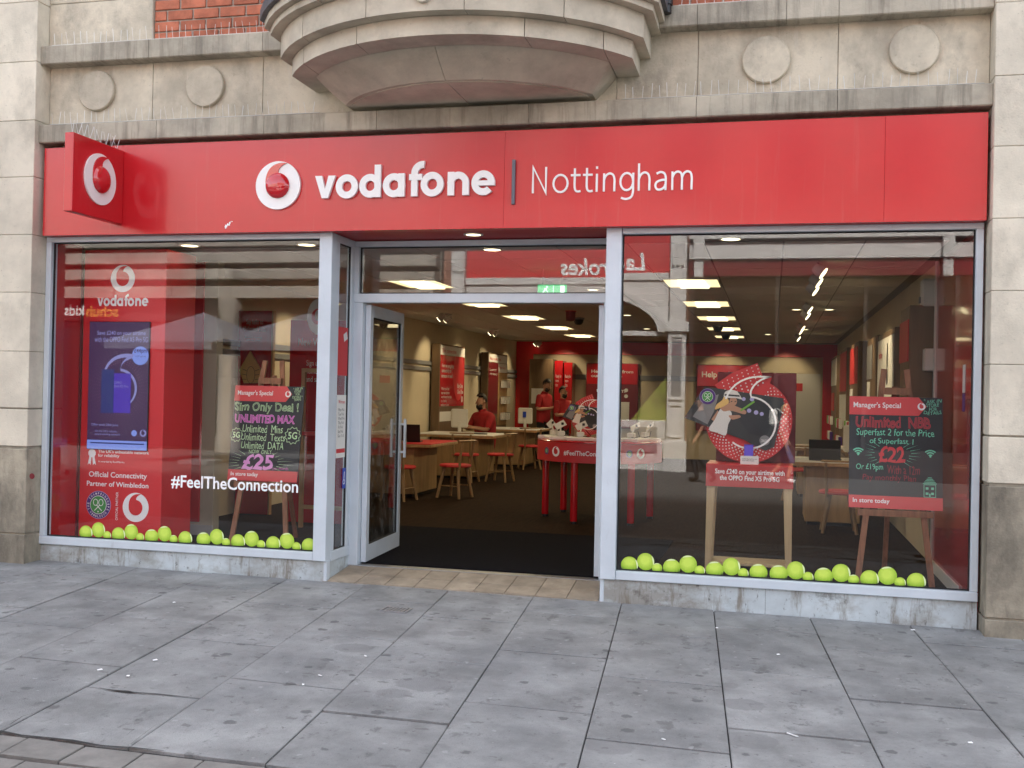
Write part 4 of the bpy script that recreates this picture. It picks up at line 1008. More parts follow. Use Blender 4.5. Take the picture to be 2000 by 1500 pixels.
# ------------------------------------------------------------------ stickers on the glass
fg = faceN(0, .0305, 0)
YG = .0212
fgl = street(0, YG, 0)
h0 = onY(334, 953, YG); h1 = onY(582, 965, YG)
text('hashtag_lettering', '#FeelTheConnection', fgl, h0.x, h1.x, .688, .802, 0, M['vinyl'], wL, off=.016)
def ball_mat():
    """a printed picture of a felt ball: lime disc, deeper towards the printed rim"""
    m_, N, L, B = nmat('printed tennis ball'); B.inputs['Roughness'].default_value = .6
    tc = N.new('ShaderNodeTexCoord')
    gr = N.new('ShaderNodeTexGradient'); gr.gradient_type = 'SPHERICAL'; mp = N.new('ShaderNodeMapping')
    mp.inputs['Location'].default_value = (-.62, 0, -.78); mp.inputs['Scale'].default_value = (1.32, 0, 1.32)
    L.new(tc.outputs['Generated'], mp.inputs[0]); L.new(mp.outputs[0], gr.inputs[0])
    no = N.new('ShaderNodeTexNoise'); no.inputs['Scale'].default_value = 90; L.new(tc.outputs['Object'], no.inputs['Vector'])
    ad = N.new('ShaderNodeMath'); ad.operation = 'MULTIPLY_ADD'; ad.inputs[1].default_value = .25; L.new(no.outputs['Fac'], ad.inputs[0]); L.new(gr.outputs['Fac'], ad.inputs[2])
    r = N.new('ShaderNodeValToRGB'); e = r.color_ramp.elements; e[0].position = .16; e[0].color = (.06, .11, .015, 1); e[1].position = .85; e[1].color = (.58, .76, .10, 1)
    k = e.new(.42); k.color = (.30, .50, .025, 1)
    L.new(ad.outputs[0], r.inputs[0]); L.new(r.outputs[0], B.inputs['Base Color']); return m_
M['ball'] = ball_mat(); M['seam'] = pm('pale ball seam', (.74, .84, .48), .6)
zcut = ZS1+.010
def ball(cx, cz, r, parent, d):
    P = [(min(x, lb-.002) if parent is wL else x, max(z, zcut)) for x, z in circ(cx, cz, r, 40)]
    Q = []
    for p in P:
        if not Q or abs(p[0]-Q[-1][0])+abs(p[1]-Q[-1][1]) > 1e-5: Q.append(p)
    b_ = obj('ball_sticker', MB().prism([(p[0]-cx, p[1]-cz) for p in Q], FR((0, 0, 0), (1, 0, 0), (0, 0, 1)), 0, 0), M['ball'], parent, loc=(cx, YG-d, cz))
    s = random.choice((0, 1))
    def clip(T): return all(p[1] >= zcut-cz for p in T)
    T = []
    k = 12; a0, a1 = (.25, 1.35) if s else (-.35, .75)
    for i in range(k+1):
        an = a0+(a1-a0)*i/k+(.9 if s else 0); T.append((r*.98*math.cos(an), r*.98*math.sin(an)))
    for i in range(k+1):
        an = a1-(a1-a0)*i/k+(.9 if s else 0); t_ = math.sin(PI*i/k); T.append((r*(.98-.07-.10*t_)*math.cos(an), r*(.98-.07-.10*t_)*math.sin(an)))
    if clip(T): obj('seam', MB().prism(T, FR((0, 0, 0), (1, 0, 0), (0, 0, 1)), .0004, .0004), M['seam'], b_, loc=(cx, YG-d, cz))
for W, starts in ((wL, (168, 398)), (wR, (1229.5, 1521))):
    for st in starts:                            # each vinyl strip holds ten balls
        X0 = onY(st, 1043 if W is wL else 1110, YG).x; pitch = .3145
        for k in range(4):
            for j, (r, dz) in enumerate(((.0645, .041), (.0645, .074), (.039, .029))):
                if k == 3 and j: continue
                cx = X0+(0, .120, .206)[j]+k*pitch
                if cx > (lb if W is wL else rb)-.03: continue
                ball(cx, ZS1+dz, r, W, (.0010, .0004, .0016)[j])
# notices in the side light
XS = PX1-.0235+.0055
f = faceE(XS, 0, 0)
t = ent
nb = obj('opening_hours_notice', MB().prism(rect(.17, .36, .98, 1.50), f, .001, .0025), M['paper'], t)
text('lettering', "We're open", f, .20, .33, 1.42, 1.46, .0035, M['redpr'], nb, off=.015)
text('lettering', 'Mon 9-6\nTue 9-6\nWed 9-6\nThu 9-6\nFri 9-6\nSat 9-6\nSun 11-5', f, .20, .33, 1.15, 1.39, .0035, M['darkprint'], nb)
obj('notice_strip', MB().prism(rect(.175, .355, 1.02, 1.055), f, .0028, .0028), M['redpr'], nb)
obj('red_notice', MB().prism(rect(.15, .37, 1.66, 2.06), f, .001, .0025), M['redpr'], t)
obj('white_tag', MB().prism([(.27, 2.0), (.34, 2.03), (.36, 1.97), (.29, 1.94)], f, .004, .004), M['paper'], t)
bs = obj('blue_sticker', MB().prism(rect(.315, .385, .72, .89), f, .0035, .0045), M['blue'], t)
obj('wheelchair_symbol', MB().ring(circ(.345, .775, .022, 16), circ(.345, .775, .015, 16), f, .005, .0055).prism([(.338, .80), (.350, .80), (.356, .86), (.345, .86)], f, .0055, .0055), M['vinyl'], bs)
# ------------------------------------------------------------------ chalkboards on easels
def easel(o, w, tilt, label, lean=.0):
    """o: middle of the board's bottom edge"""
    x, y, z = o; t = thing('easel', label, 'easel', (x, y+.1, FL))
    k = tilt/.89
    P = lambda dx, zz, back=.0: (x+dx, y+(zz-z)*k+.035+back, zz)
    for s in (-1, 1):
        obj('leg', MB().bar(P(s*w*.40, FL+.002), P(s*.085, 1.80), .045, .022, (0, 1, 0)), M['pine'], t)
    obj('rear_leg', MB().bar((x, y+.75, FL+.002), P(0, 1.66, .04), .04, .022, (0, 1, 0)), M['pine'], t)
    obj('shelf_bar', MB().bar(P(-w*.40, z-.035, -.02), P(w*.40, z-.035, -.02), .035, .05), M['pine'], t)
    obj('cross_bar', MB().bar(P(-.19, 1.10), P(.19, 1.10), .02, .05), M['pine'], t)
    obj('top_clamp', MB().bar(P(-.115, z+.925, -.035), P(.115, z+.925, -.035), .04, .055), M['pine'], t)
    return t
def chalkboard(o, w, h, tilt, label, shear=0.0):
    vv = Vector((0, tilt, h)).normalized(); f_ = FR((o[0]-w/2, o[1], o[2]), (1, 0, 0), vv)
    t = thing('chalkboard', label, 'chalkboard', o)
    obj('board', MB().prism(rect(0, w, 0, h), f_, -.012, 0), M['chalk'], t)
    hd = obj('header_tag', MB().prism([(0, h*.835), (w*.745, h*.835), (w*.83, h*.918), (w*.745, h), (0, h)], f_, .001, .004), M['redhead'], t)
    text('lettering', "Manager's Special", f_, w*.045, w*.555, h*.885, h*.950, .0055, M['vinyl'], hd, off=.012)
    emblem(f_, w*.775, h*.918, w*.042, .0055, hd, M['vinyl'], M['redhead'])
    ft = obj('footer_strip', MB().prism(rect(0, w, 0, h*.112), f_, .001, .004), M['redhead'], t)
    text('lettering', 'In store today', f_, w*.045, w*.44, h*.035, h*.087, .0055, M['vinyl'], ft, off=.016)
    def W(s, a, b, c_, d_, mt, **k): return text('chalk_lettering', s, f_, w*a, w*b, h*(1-d_), h*(1-c_), .002, M[mt], t, wob=.035, **k)
    return t, f_, W
def rays(f_, cx, cz, rx, rz, n_, t, mt, skip=None):
    m = MB()
    for i in range(n_):
        an = 2*PI*(i+.5)/n_
        if skip and skip(an): continue
        a0, a1 = random.uniform(1.0, 1.15), random.uniform(1.45, 1.95)
        p = (cx+rx*a0*math.cos(an), cz+rz*a0*math.sin(an)); q = (cx+rx*a1*math.cos(an), cz+rz*a1*math.sin(an))
        nx, nz = -(q[1]-p[1]), q[0]-p[0]; l = math.hypot(nx, nz); nx *= .0017/l; nz *= .0017/l
        m.prism([(p[0]-nx, p[1]-nz), (q[0], q[1]), (p[0]+nx, p[1]+nz)], f_, .002, .002)
    obj('chalk_rays', m, M[mt], t)
oL = (-4.545, 1.02, .685); easel(oL, .70, .12, 'tan wooden easel beside the red display column holding the SIM deal chalkboard')
t, f_, W = chalkboard(oL, .70, .885, .12, 'chalkboard advertising SIM only deal for 25 pounds on an easel')
W('Sim Only Deal !', .02, .94, .175, .295, 'chgreen', outline=.022)
W('UNLIMITED MAX', .03, .90, .305, .395, 'chmag', off=.02); W('UNLIMITED MAX', .03, .90, .305, .395, 'chpink', outline=.022, off=.02)
W('Unlimited  Mins', .16, .74, .415, .495, 'chgreen'); W('Unlimited  Texts', .15, .78, .505, .58, 'chgreen'); W('Unlimited  DATA', .16, .77, .592, .667, 'chgreen'); W('NOW  ONLY...', .28, .64, .675, .715, 'chgreen')
W('£25', .19, .63, .722, .885, 'chpink', off=.03, slant=.12); W('per month', .64, .86, .845, .885, 'chmag')
W('* ASK IN\nSTORE\nFOR\nDETAILS +\nTERMS', .835, .985, .008, .15, 'chgreen', align='CENTER', line=.8)
for cx, cz, r in ((.075, .475, .062), (.885, .485, .075)):
    pts = [(.70*cx+r*(.9 if i % 2 else 1.12)*math.cos(2*PI*i/22), .885*cz+r*(.9 if i % 2 else 1.12)*math.sin(2*PI*i/22)) for i in range(22)]
    inn = [(.70*cx+(p[0]-.70*cx)*.92, .885*cz+(p[1]-.885*cz)*.92) for p in pts]
    obj('burst_outline', MB().ring(pts, inn, f_, .001, .002), M['chgreen'], t)
    text('chalk_lettering', '5G', f_, .70*cx-r*.6, .70*cx+r*.6, .885*cz-r*.45, .885*cz+r*.45, .002, M['chgreen'], t, off=.02)
rays(f_, .70*.42, .885*.195, .19, .085, 26, t, 'chgreen', lambda a: rad(60) < a < rad(120) or rad(215) < a < rad(325))
oR = (.955, .86, .700); easel(oR, .70, .11, 'tan wooden easel beside the red lining holding the broadband chalkboard')
t, f_, W = chalkboard(oR, .70, .885, .11, 'chalkboard advertising NBB superfast for 22 pounds on an easel')
W('Unlimited  NBB', .07, .87, .178, .280, 'chdull', off=.02); W('Unlimited  NBB', .07, .87, .178, .280, 'chred', outline=.014, off=.02)
W('Superfast 2 for the Price', .08, .91, .287, .368, 'chteal', off=.004); W('of Superfast 1', .22, .69, .372, .437, 'chteal', off=.004)
W('£22', .32, .60, .445, .592, 'chred', off=.03); W('Or £19pm', .08, .37, .605, .672, 'chteal', off=.004); W('With a 12m', .41, .76, .612, .69, 'chdull', off=.004); W('Pay monthly Plan', .15, .72, .70, .765, 'chdull', off=.004)
W('* ASK IN\nSTORE\nFOR\nDETAILS', .80, .985, .015, .15, 'chteal', align='CENTER', line=.8)
for cx in (.10, .87):
    m = MB()
    for r in (.058, .040, .022): m.prism(arcring(.70*cx, .885*.47, r, r-.010, rad(45), rad(135), 10), f_, .002, .002)
    m.prism(circ(.70*cx, .885*.475, .008, 10), f_, .002, .002); obj('wifi_mark', m, M['chteal'], t)
m = MB(); hx, hz = .70*.80, .885*.115
for x0_, x1_, z0_, z1_ in ((0, .09, .0, .004), (0, .004, .004, .10), (.086, .09, .004, .10), (0.004, .086, .096, .10), (.015, .035, .06, .078), (.055, .075, .06, .078), (.015, .035, .02, .038), (.055, .075, .02, .038), (.04, .05, .005, .03)): m.prism(rect(hx+x0_, hx+x1_, hz+z0_, hz+z1_), f_, .002, .002)
for k in range(5): m.prism([(hx-.008+k*.009, hz+.104+k*.0115), (hx+.098-k*.009, hz+.104+k*.0115), (hx+.094-k*.009, hz+.110+k*.0115), (hx-.004+k*.009, hz+.110+k*.0115)], f_, .002, .002)
obj('house_drawing', m, M['chteal'], t)
rays(f_, .70*.46, .885*.485, .13, .075, 26, t, 'chteal', lambda a: rad(50) < a < rad(130) or rad(230) < a < rad(310))

# ------------------------------------------------------------------ tennis standee (used large in the window, small on the round table)
def standee(cx, y, cz, S, label, loc):
    t = thing('standee', label, 'standee', loc); f_ = street(0, y, 0)
    X = lambda a, b: (cx+a*S, cz+b*S)
    # the red speech-mark silhouette: disc with a tail
    arc_ = [X(math.cos(a), math.sin(a)) for a in [rad(62)-(rad(62)+rad(225))*i/44 for i in range(45)]]
    back = obj('red_shape', MB().prism(arc_+[X(-.80, .82), X(-.42, 1.10), X(.18, 1.36), X(.26, 1.16), X(.33, 1.0), X(.52, 1.02)], f_, -.012, 0), M['redpr'], t)
    o_ = droplet(1.18*S, cx+.02*S, cz-.03*S); i_ = []
    w = len(o_)
    for i in range(w):
        p0, p1 = Vector(o_[i-1]), Vector(o_[(i+1) % w]); d_ = (p1-p0); n_ = Vector((-d_.y, d_.x)); n_ = n_/max(1e-6, n_.length)
        i_.append((o_[i][0]+n_.x*.042*S, o_[i][1]+n_.y*.042*S))
    m = MB()
    for ring in range(6):
        rr = .70+.052*ring; k_ = 50
        for i in range(k_):
            an = 2*PI*(i+.5*(ring % 2))/k_
            if rad(60) < an < rad(150): continue
            m.prism(circ(cx+rr*S*math.cos(an), cz+rr*S*math.sin(an), S*(.020-.0016*ring), 7), f_, .001, .001)
    for i in range(6):
        for j in range(8): q = X(-.62+.112*j+.03*i, .88+.060*j-.082*i); m.prism(circ(q[0], q[1], S*(.014+.0014*i), 7), f_, .001, .001)
    obj('dot_pattern', m, M['paper'], back, kind='stuff')
    # photo card with a tennis player
    card = obj('photo_card', MB().prism([X(-1.04, .78), X(.16, .62), X(.78, .54), X(.80, .42), X(.60, -.60), X(.40, -.70), X(.16, -.60), X(-.10, -.46), X(-1.50, .02)], f_, .012, .018), M['darkprint'], t)
    ff = street(0, y-.018, 0)
    def pp(pts, mt, d_=.0015, nm='photo_detail'): return obj(nm, MB().prism([X(*p) for p in pts], ff, d_, d_), M[mt], card)
    champ_emblem(ff, X(-.96, .54)[0], X(-.96, .54)[1], .19*S, .001, card, False)
    pp([(-1.30, .06), (-1.0, .50), (-.70, .60), (-.80, .20), (-.95, -.12)], 'greyplas', .0012)
    pp([(-.20, .56), (.50, .50), (.62, .20), (.40, -.40), (.0, -.30), (-.20, .0)], 'chalk', .0012)
    pp(cat([(-.92, -.24), (-.78, .0), (-.70, .18), (-.60, .31), (-.48, .26), (-.39, .16), (-.41, .02), (-.47, -.12), (-.52, -.37), (-.72, -.31)], 3, True), 'paper', .002, 'tennis_dress')
    pp(cat([(-.67, .30), (-.62, .39), (-.47, .41), (-.30, .33), (-.10, .25), (-.05, .19), (-.10, .14), (-.28, .19), (-.44, .22), (-.58, .20)], 3, True), 'skin', .003)
    pp(cat([(-.46, .10), (-.38, .11), (-.22, .12), (-.18, .08), (-.22, .05), (-.38, .01)], 3, True), 'skin', .0025)
    pp([(-.86, .0), (-.72, .22), (-.68, .16), (-.80, -.04)], 'skin', .0018)
    pp(circ(-.36, .44, .088, 18, .105), 'skin', .004)
    pp(cat([(-.50, .52), (-.46, .42), (-.54, .34), (-.66, .28), (-.78, .24), (-.74, .36), (-.62, .46), (-.57, .56)], 3, True), 'gold', .0035)
    pp(cat([(-.58, .55), (-.55, .66), (-.42, .71), (-.27, .67), (-.18, .54), (-.16, .49), (-.30, .52), (-.50, .52)], 3, True), 'paper', .005)
    pp([(-.57, .57), (-.56, .61), (-.22, .59), (-.21, .55)], 'darkprint', .0058)
    pp([(-.42, .44), (-.38, .45), (-.38, .43), (-.42, .42)], 'darkprint', .0062); pp([(-.33, .44), (-.29, .45), (-.29, .43), (-.33, .42)], 'darkprint', .0062)
    pp([(-.20, .24), (-.17, .21), (.14, .43), (.12, .47)], 'lime', .006)
    for qx, qz, r in ((.07, .50, .050), (.01, .23, .050), (.17, .19, .052), (.30, .16, .045), (-.12, .50, .045)): pp(circ(qx, qz, r, 14), 'lilac', .0018)
    obj('round_badge', MB().prism(circ(*X(.38, -.46), .12*S, 24), ff, .002, .002), M['greyplas'], card)
    text('lettering', '360°', ff, X(.30, 0)[0], X(.46, 0)[0], X(0, -.50)[1], X(0, -.43)[1], .0035, M['paper'], card)
    m = MB()                                        # the white outline slips behind the photo card on one side
    for i in range(w):
        a_, b_ = o_[i], o_[(i+1) % w]; c_, d_ = i_[(i+1) % w], i_[i]
        if a_[0] < cx-.16*S and a_[1] < cz+.64*S and a_[1] > cz-.52*S: continue
        m.prism([a_, b_, c_, d_], f_, .0215, .025)
    obj('quote_outline', m, M['vinyl'], t)
    obj('foot', MB().box(cx-.12*S, cx+.12*S, y+.0125, y+.09*max(1, S*3), loc[2], loc[2]+.03, .004), M['redpr'], t)
    obj('stem', MB().box(cx-.05*S, cx+.05*S, y+.0125, y+.03, loc[2]+.0302, cz-.5*S), M['redpr'], t)
    return t
# tall display table in the right window
TX0, TX1, TY0, TY1, TZ = -.53, .185, 1.2, 1.72, .985
dt = thing('display_table', 'tall beech display table with red top behind the tennis ball stickers', 'table', (-.17, 1.45, FL))
obj('table_top', MB().box(TX0, TX1, TY0, TY1, TZ-.03, TZ, .003), M['red'], dt)
ap = obj('apron', MB().box(TX0-.001, TX1+.001, TY0-.004, TY0-.0005, TZ-.19, TZ-.002), M['redgloss'], dt)
text('lettering', 'Save £240 on your airtime with\nthe OPPO Find X5 Pro 5G', street(0, TY0-.004, 0), TX0+.075, TX1-.07, TZ-.135, TZ-.04, .002, M['vinyl'], ap, off=.016, align='CENTER', line=.95)
for x in (TX0+.045, TX1-.045):
    for y in (TY0+.04, TY1-.05): obj('leg', MB().bar((x, y, TZ-.031), (x+(.022 if x > 0 else -.02), y, FL+.001), .075, .06, (0, 1, 0), .045, .045), M['beech'], dt)
obj('base_shelf', MB().box(TX0+.02, TX1-.02, TY0+.085, TY1-.10, FL+.05, FL+.075, .003), M['beech'], dt)
for x in (TX0+.045, TX1-.045): obj('rail', MB().box(x-.015, x+.015, TY0+.075, TY1-.09, TZ-.11, TZ-.031), M['beech'], dt)
bp = thing('backdrop', 'dark red upright backdrop sheet standing on the display table', 'backdrop', (-.15, 1.62, TZ))
obj('backdrop_sheet', MB().box(-.47, .205, 1.60, 1.61, TZ+.001, 1.77, .002), M['maroon'], bp); obj('backdrop_foot', MB().box(-.47, .205, 1.6105, 1.68, TZ+.001, TZ+.02), M['maroon'], bp)
sc_ = onY(1462, 821, 1.42)
standee(sc_.x, 1.42, sc_.z, .365, 'red dotted speech mark standee with tennis player photo on the display table', (sc_.x, 1.42, TZ))
pc = thing('demo_phone', 'violet demo phone with white price card on the display table', 'phone', (-.16, 1.27, TZ))
a = onY(1464, 900, 1.27); obj('phone_body', MB().bar((a.x-.01, 1.30, TZ+.002), (a.x-.01, 1.335, TZ+.165), .078, .010, (0, 1, 0)), M['purple'], pc)
obj('phone_screen', MB().bar((a.x-.01, 1.2925, TZ+.008), (a.x-.01, 1.3275, TZ+.158), .070, .002, (0, 1, 0)), M['scrphone'], pc)
obj('price_card', MB().box(a.x-.075, a.x+.075, 1.245, 1.249, TZ+.001, TZ+.072), M['paper'], pc)
text('lettering', 'OPPO Find X5 Pro 5G\nFrom £44 a month', street(0, 1.245, 0), a.x-.06, a.x+.06, TZ+.028, TZ+.050, .001, M['darkprint'], pc, off=.01)
obj('card_holder', MB().box(a.x-.075, a.x+.075, 1.2495, 1.285, TZ+.001, TZ+.012), M['whiteplas'], pc)

# ------------------------------------------------------------------ posters seen deep in the left window
t = thing('poster_stand', 'red unlimited data poster stand with gold chip behind the 25 pound chalkboard', 'poster stand', (-5.88, 3.4, FL))
x0, x1 = -6.09, -5.665
obj('poster_panel', MB().box(x0, x1, 3.40, 3.46, FL, 2.44, .004), M['redgloss'], t); obj('oak_edge', MB().box(x1+.0005, x1+.02, 3.40, 3.46, FL, 2.44), M['oak'], t)
f = street(0, 3.40, 0)
text('lettering', 'Say hello to\nUnlimited Data', f, x0+.07, x0+.35, 2.20, 2.34, .002, M['paper'], t, align='CENTER'); text('lettering', 'Business roaming\nSIM only plans', f, x0+.09, x0+.30, 2.08, 2.14, .002, M['paper'], t, align='CENTER')
poly = [(lambda q: (q.x, q.z))(onY(px_, py_, 3.36)) for px_, py_ in ((488, 686), (513.5, 730), (505, 748), (476, 748), (467, 723))]
gp = obj('gold_chip', MB().prism(poly, street(0, 3.37, 0), -.02, .01), M['gold'], t)
gx = sum(p[0] for p in poly)/5; gzz = sum(p[1] for p in poly)/5; m = MB()
m.ring(circ(gx, gzz-.03, .055, 20, .10), circ(gx, gzz-.03, .05, 20, .095), street(0, 3.37, 0), .0105, .0115)
for s in (-1, 1):
    for k in (-1, 0, 1): m.prism([(gx+s*.054, gzz-.03+k*.05), (gx+s*.11, gzz-.02+k*.06), (gx+s*.11, gzz-.026+k*.06), (gx+s*.054, gzz-.036+k*.05)], street(0, 3.37, 0), .011, .011)
obj('chip_lines', m, M['goldline'], gp)
t = thing('poster_stand', 'wide red poster stand with round white badge near the corner post', 'poster stand', (-4.8, 2.95, FL))
obj('poster_panel', MB().box(-5.20, -4.42, 2.92, 2.97, FL, 2.30, .004), M['redgloss'], t); f = street(0, 2.92, 0)
text('lettering', 'New Vodafone', f, -5.10, -4.62, 2.02, 2.10, .002, M['paper'], t, off=.01)
obj('badge', MB().prism(circ(-4.86, 2.34, .14, 28, .20), f, .001, .006), M['paper'], t)
emblem(f, -4.86, 2.34, .09, .0065, t, M['redpr'], M['paper'])
text('lettering', 'Sign up today for\nhome broadband\nand save', f, -5.0, -4.6, 1.62, 1.86, .002, M['paper'], t)
t = thing('oak_frame_stand', 'slim pale oak frame stand in front of the wide red poster', 'display frame', (-4.75, 2.5, FL))
for x in (-4.86, -4.30): obj('upright', MB().box(x, x+.04, 2.5, 2.54, FL, 1.72), M['oak'], t)
obj('top_rail', MB().box(-4.86, -4.26, 2.5, 2.54, 1.7205, 1.76), M['oak'], t); obj('foot_rail', MB().box(-4.8195, -4.3005, 2.5, 2.54, FL+.2, FL+.24), M['oak'], t)
obj('product_tray', MB().box(-4.8195, -4.3005, 2.46, 2.58, 1.05, 1.09), M['redpr'], t)

# ------------------------------------------------------------------ desks, chairs, computers
def desk(x0, x1, y0, y1, zt_, label, red_mat=False):
    t = thing('service_desk', label, 'desk', ((x0+x1)/2, (y0+y1)/2, FL), 'service desks')
    obj('desk_top', MB().box(x0, x1, y0, y1, zt_-.055, zt_-.012, .006), M['oak'], t)
    obj('desk_surface', MB().box(x0+.003, x1-.003, y0+.003, y1-.003, zt_-.0115, zt_, .003), M['redpr' if red_mat else 'paper'], t)
    obj('desk_base', MB().box(x0+.30, x1-.28, y0+.12, y1-.12, FL+.04, zt_-.056, .008), M['oak'], t)
    obj('kick_plinth', MB().box(x0+.33, x1-.31, y0+.15, y1-.15, FL, FL+.0395), M['black'], t)
    return t
desk(-5.95, -4.52, 5.95, 7.25, .82, 'oak service desk with red surface and laptop', True)
desk(-5.95, -4.52, 9.30, 10.60, .82, 'oak service desk where the bearded man sits')
desk(-5.95, -4.50, 12.6, 13.9, .82, 'oak service desk beside the two standing men')
desk(.10, 1.30, 4.9, 6.0, .82, 'oak service desk in front of the wall displays')
desk(.10, 1.30, 8.6, 9.7, .82, 'second oak service desk along the wall displays')
def computer(x, y, z, rz, label):
    t = thing('computer', label, 'computer', (x, y, z)); t.rotation_euler.z = rz
    def o2(nm, m_, mt): o_ = obj(nm, m_, M[mt]); o_.parent = t; return o_
    o2('monitor_back', MB().box(-.15, .15, -.03, .02, .09, .42, .02), 'whiteplas'); o2('screen', MB().box(-.135, .135, .0205, .026, .12, .405), 'black')
    o2('stand_neck', MB().box(-.03, .03, -.05, -.0305, .012, .20, .006), 'whiteplas'); o2('stand_foot', MB().box(-.11, .11, -.10, .08, .0, .0115, .004), 'whiteplas')
    return t
computer(-5.36, 10.15, .821, rad(20), 'white computer monitor on the desk of the bearded man')
computer(-4.95, 13.55, .821, rad(10), 'white computer monitor with blue label near the standing men')
a = obj('blue_label', MB().box(-5.0, -4.93, 13.50, 13.514, 1.12, 1.24), M['blue']); a.parent = bpy.data.objects['computer.001']; a.location = (4.95, -13.54, -.90)
computer(1.0, 5.6, .821, rad(-20), 'white computer monitor on the desk by the wall displays')
def laptop(x, y, z, rz, label):
    t = thing('laptop', label, 'laptop', (x, y, z)); t.rotation_euler.z = rz
    for nm, m_ in (('laptop_base', MB().box(-.18, .18, 0, .24, 0, .018, .004)), ('laptop_lid', MB().bar((0, -.001, .012), (0, -.06, .25), .36, .012, (0, 1, 0)))):
        o_ = obj(nm, m_, M['black']); o_.parent = t
laptop(-4.98, 6.30, .821, rad(10), 'open black laptop on the red desk surface'); laptop(.62, 5.15, .821, rad(-6), 'open black laptop on the desk by the wall displays')
def chair(x, y, rz, label, src=[None]):
    t = thing('chair', label, 'chair', (x, y, FL), 'red seated wooden chairs'); t.rotation_euler.z = rz
    if src[0] is None:
        def mk(nm, m_, mt, smooth=False): o_ = obj(nm, m_, M[mt], None, smooth); o_.parent = t; return o_
        ps_ = [mk('seat', MB().lathe([(.12, .425), (.215, .43), (.225, .447), (.215, .466), (.02, .458)], (0, 0, 0), 24), 'redpr', True)]
        for sx_ in (-1, 1):
            for sy_ in (-1, 1): ps_.append(mk('leg', MB().tube([(sx_*.11, sy_*.11, .425), (sx_*.18, sy_*.18, 0)], [.027, .019], 8), 'beechdim', True))
        for sx_ in (-1, 1): ps_.append(mk('stretcher', MB().tube([(sx_*.152, -.152, .17), (sx_*.152, .152, .17)], .010, 6), 'beechdim'))
        for sx_ in (-1, 1): ps_.append(mk('back_post', MB().tube([(sx_*.14, .15, .40), (sx_*.16, .20, .78)], [.020, .017], 8), 'beechdim', True))
        ps_.append(mk('back_rail', MB().tube([(-.19, .16, .80), (-.12, .21, .80), (0, .225, .80), (.12, .21, .80), (.19, .16, .80)], .048, 8, .25), 'beechdim', True))
        src[0] = ps_
    else:
        for o_ in src[0]:
            c_ = o_.copy(); col.objects.link(c_); c_.parent = t
    return t
chair(-4.27, 6.30, rad(-105), 'wooden chair with red seat at the corner of the red topped desk')
chair(-4.85, 5.62, rad(170), 'wooden chair with red seat in front of the red topped desk')
chair(-4.36, 9.20, rad(-100), 'wooden chair with red seat at the corner of the bearded man\'s desk')
chair(-4.86, 8.85, rad(175), 'wooden chair with red seat in front of the bearded man\'s desk')
chair(-4.55, 12.25, rad(-150), 'wooden chair with red seat in front of the desk beside the standing men')
chair(.75, 4.45, rad(180), 'wooden chair with red seat at the desk by the wall displays')
chair(.40, 8.1, rad(160), 'wooden chair with red seat at the second desk along the wall displays')

for x, y, lab in ((-4.95, 9.75, 'dark keyboard on the desk of the bearded man'), (-4.95, 13.1, 'dark keyboard on the desk beside the standing men')):
    t = thing('keyboard', lab, 'keyboard', (x, y, .8205)); obj('keyboard_tray', MB().box(x-.2, x+.2, y-.06, y+.06, .8205, .835, .004), M['black'], t); obj('key_block', MB().box(x-.185, x+.185, y-.048, y+.048, .8353, .841, .002), M['greyplas'], t)
for x, y, lab in ((-5.3, 6.6, 'stack of red leaflets on the red topped desk'), (-5.0, 12.85, 'stack of white leaflets on the desk beside the standing men'), (.35, 5.3, 'stack of white leaflets on the desk by the wall displays')):
    t = thing('leaflet_stack', lab, 'leaflets', (x, y, .8205))
    for k in range(6): obj('leaflet', MB().box(x-.075+random.uniform(-.008, .008), x+.075, y-.10, y+.10+random.uniform(-.01, .01), .8206+k*.004, .8240+k*.004), M['redpr' if 'red leaf' in lab else 'paper'], t)

# ------------------------------------------------------------------ round red table
TC = Vector((-1.99, 4.66, 0)); TR = .745
rt = thing('round_table', 'round red counter table with hashtag lettering near the entrance', 'table', (TC.x, TC.y, FL))
obj('table_top', MB().lathe([(TR-.01, .992), (TR, .996), (TR, 1.004), (TR-.008, 1.01), (.01, 1.01)], TC, 64), M['redgloss'], rt, True)
ap = obj('apron', MB().lathe([(TR-.03, .768), (TR-.004, .768), (TR-.004, .9915), (TR-.03, .9915)], TC, 64), M['redpr'], rt, True)
for qx, qy in ((-2.63, 4.62), (-2.17, 4.01), (-2.51, 5.16), (-1.53, 4.09), (-1.40, 4.88)):
    obj('leg', MB().lathe([(.042, FL+.03), (.042, .767)], (qx, qy, 0), 16), M['redgloss'], rt, True)
    obj('foot', MB().lathe([(.036, FL), (.036, FL+.0295)], (qx, qy, 0), 12), M['black'], rt, True)
AX = math.atan2(CAM.y-TC.y, CAM.x-TC.x)
def curl(th_deg):
    an = AX+rad(th_deg); n_ = Vector((math.cos(an), math.sin(an), 0)); return (TC+n_*(TR-.002), Vector((-n_.y, n_.x, 0)), Vector((0, 0, 1)), n_)
def curltext(s, a0, a1, z0_, z1_):
    vv, ff, p0, p1, b0_, b1_ = text_data(s, .016, 0)
    out = []
    for p in vv:
        an = AX+rad(a0+(a1-a0)*(p[0]-p0)/(p1-p0)); out.append(TC+Vector((math.cos(an)*(TR-.0005), math.sin(an)*(TR-.0005), z0_+(z1_-z0_)*(p[1]-b0_)/(b1_-b0_))))
    obj('lettering', MB().add(out, ff), M['vinyl'], ap)
curltext('#FeelTheConnection', -33, 13, .845, .905)
for th_ in (-42, 39): fr_ = curl(th_); emblem(fr_, 0, .885, .058, .002, ap, M['vinyl'], M['redpr'])
for th_ in (-55, 27): fr_ = curl(th_); champ_emblem(fr_, 0, .885, .042, .002, ap, False)
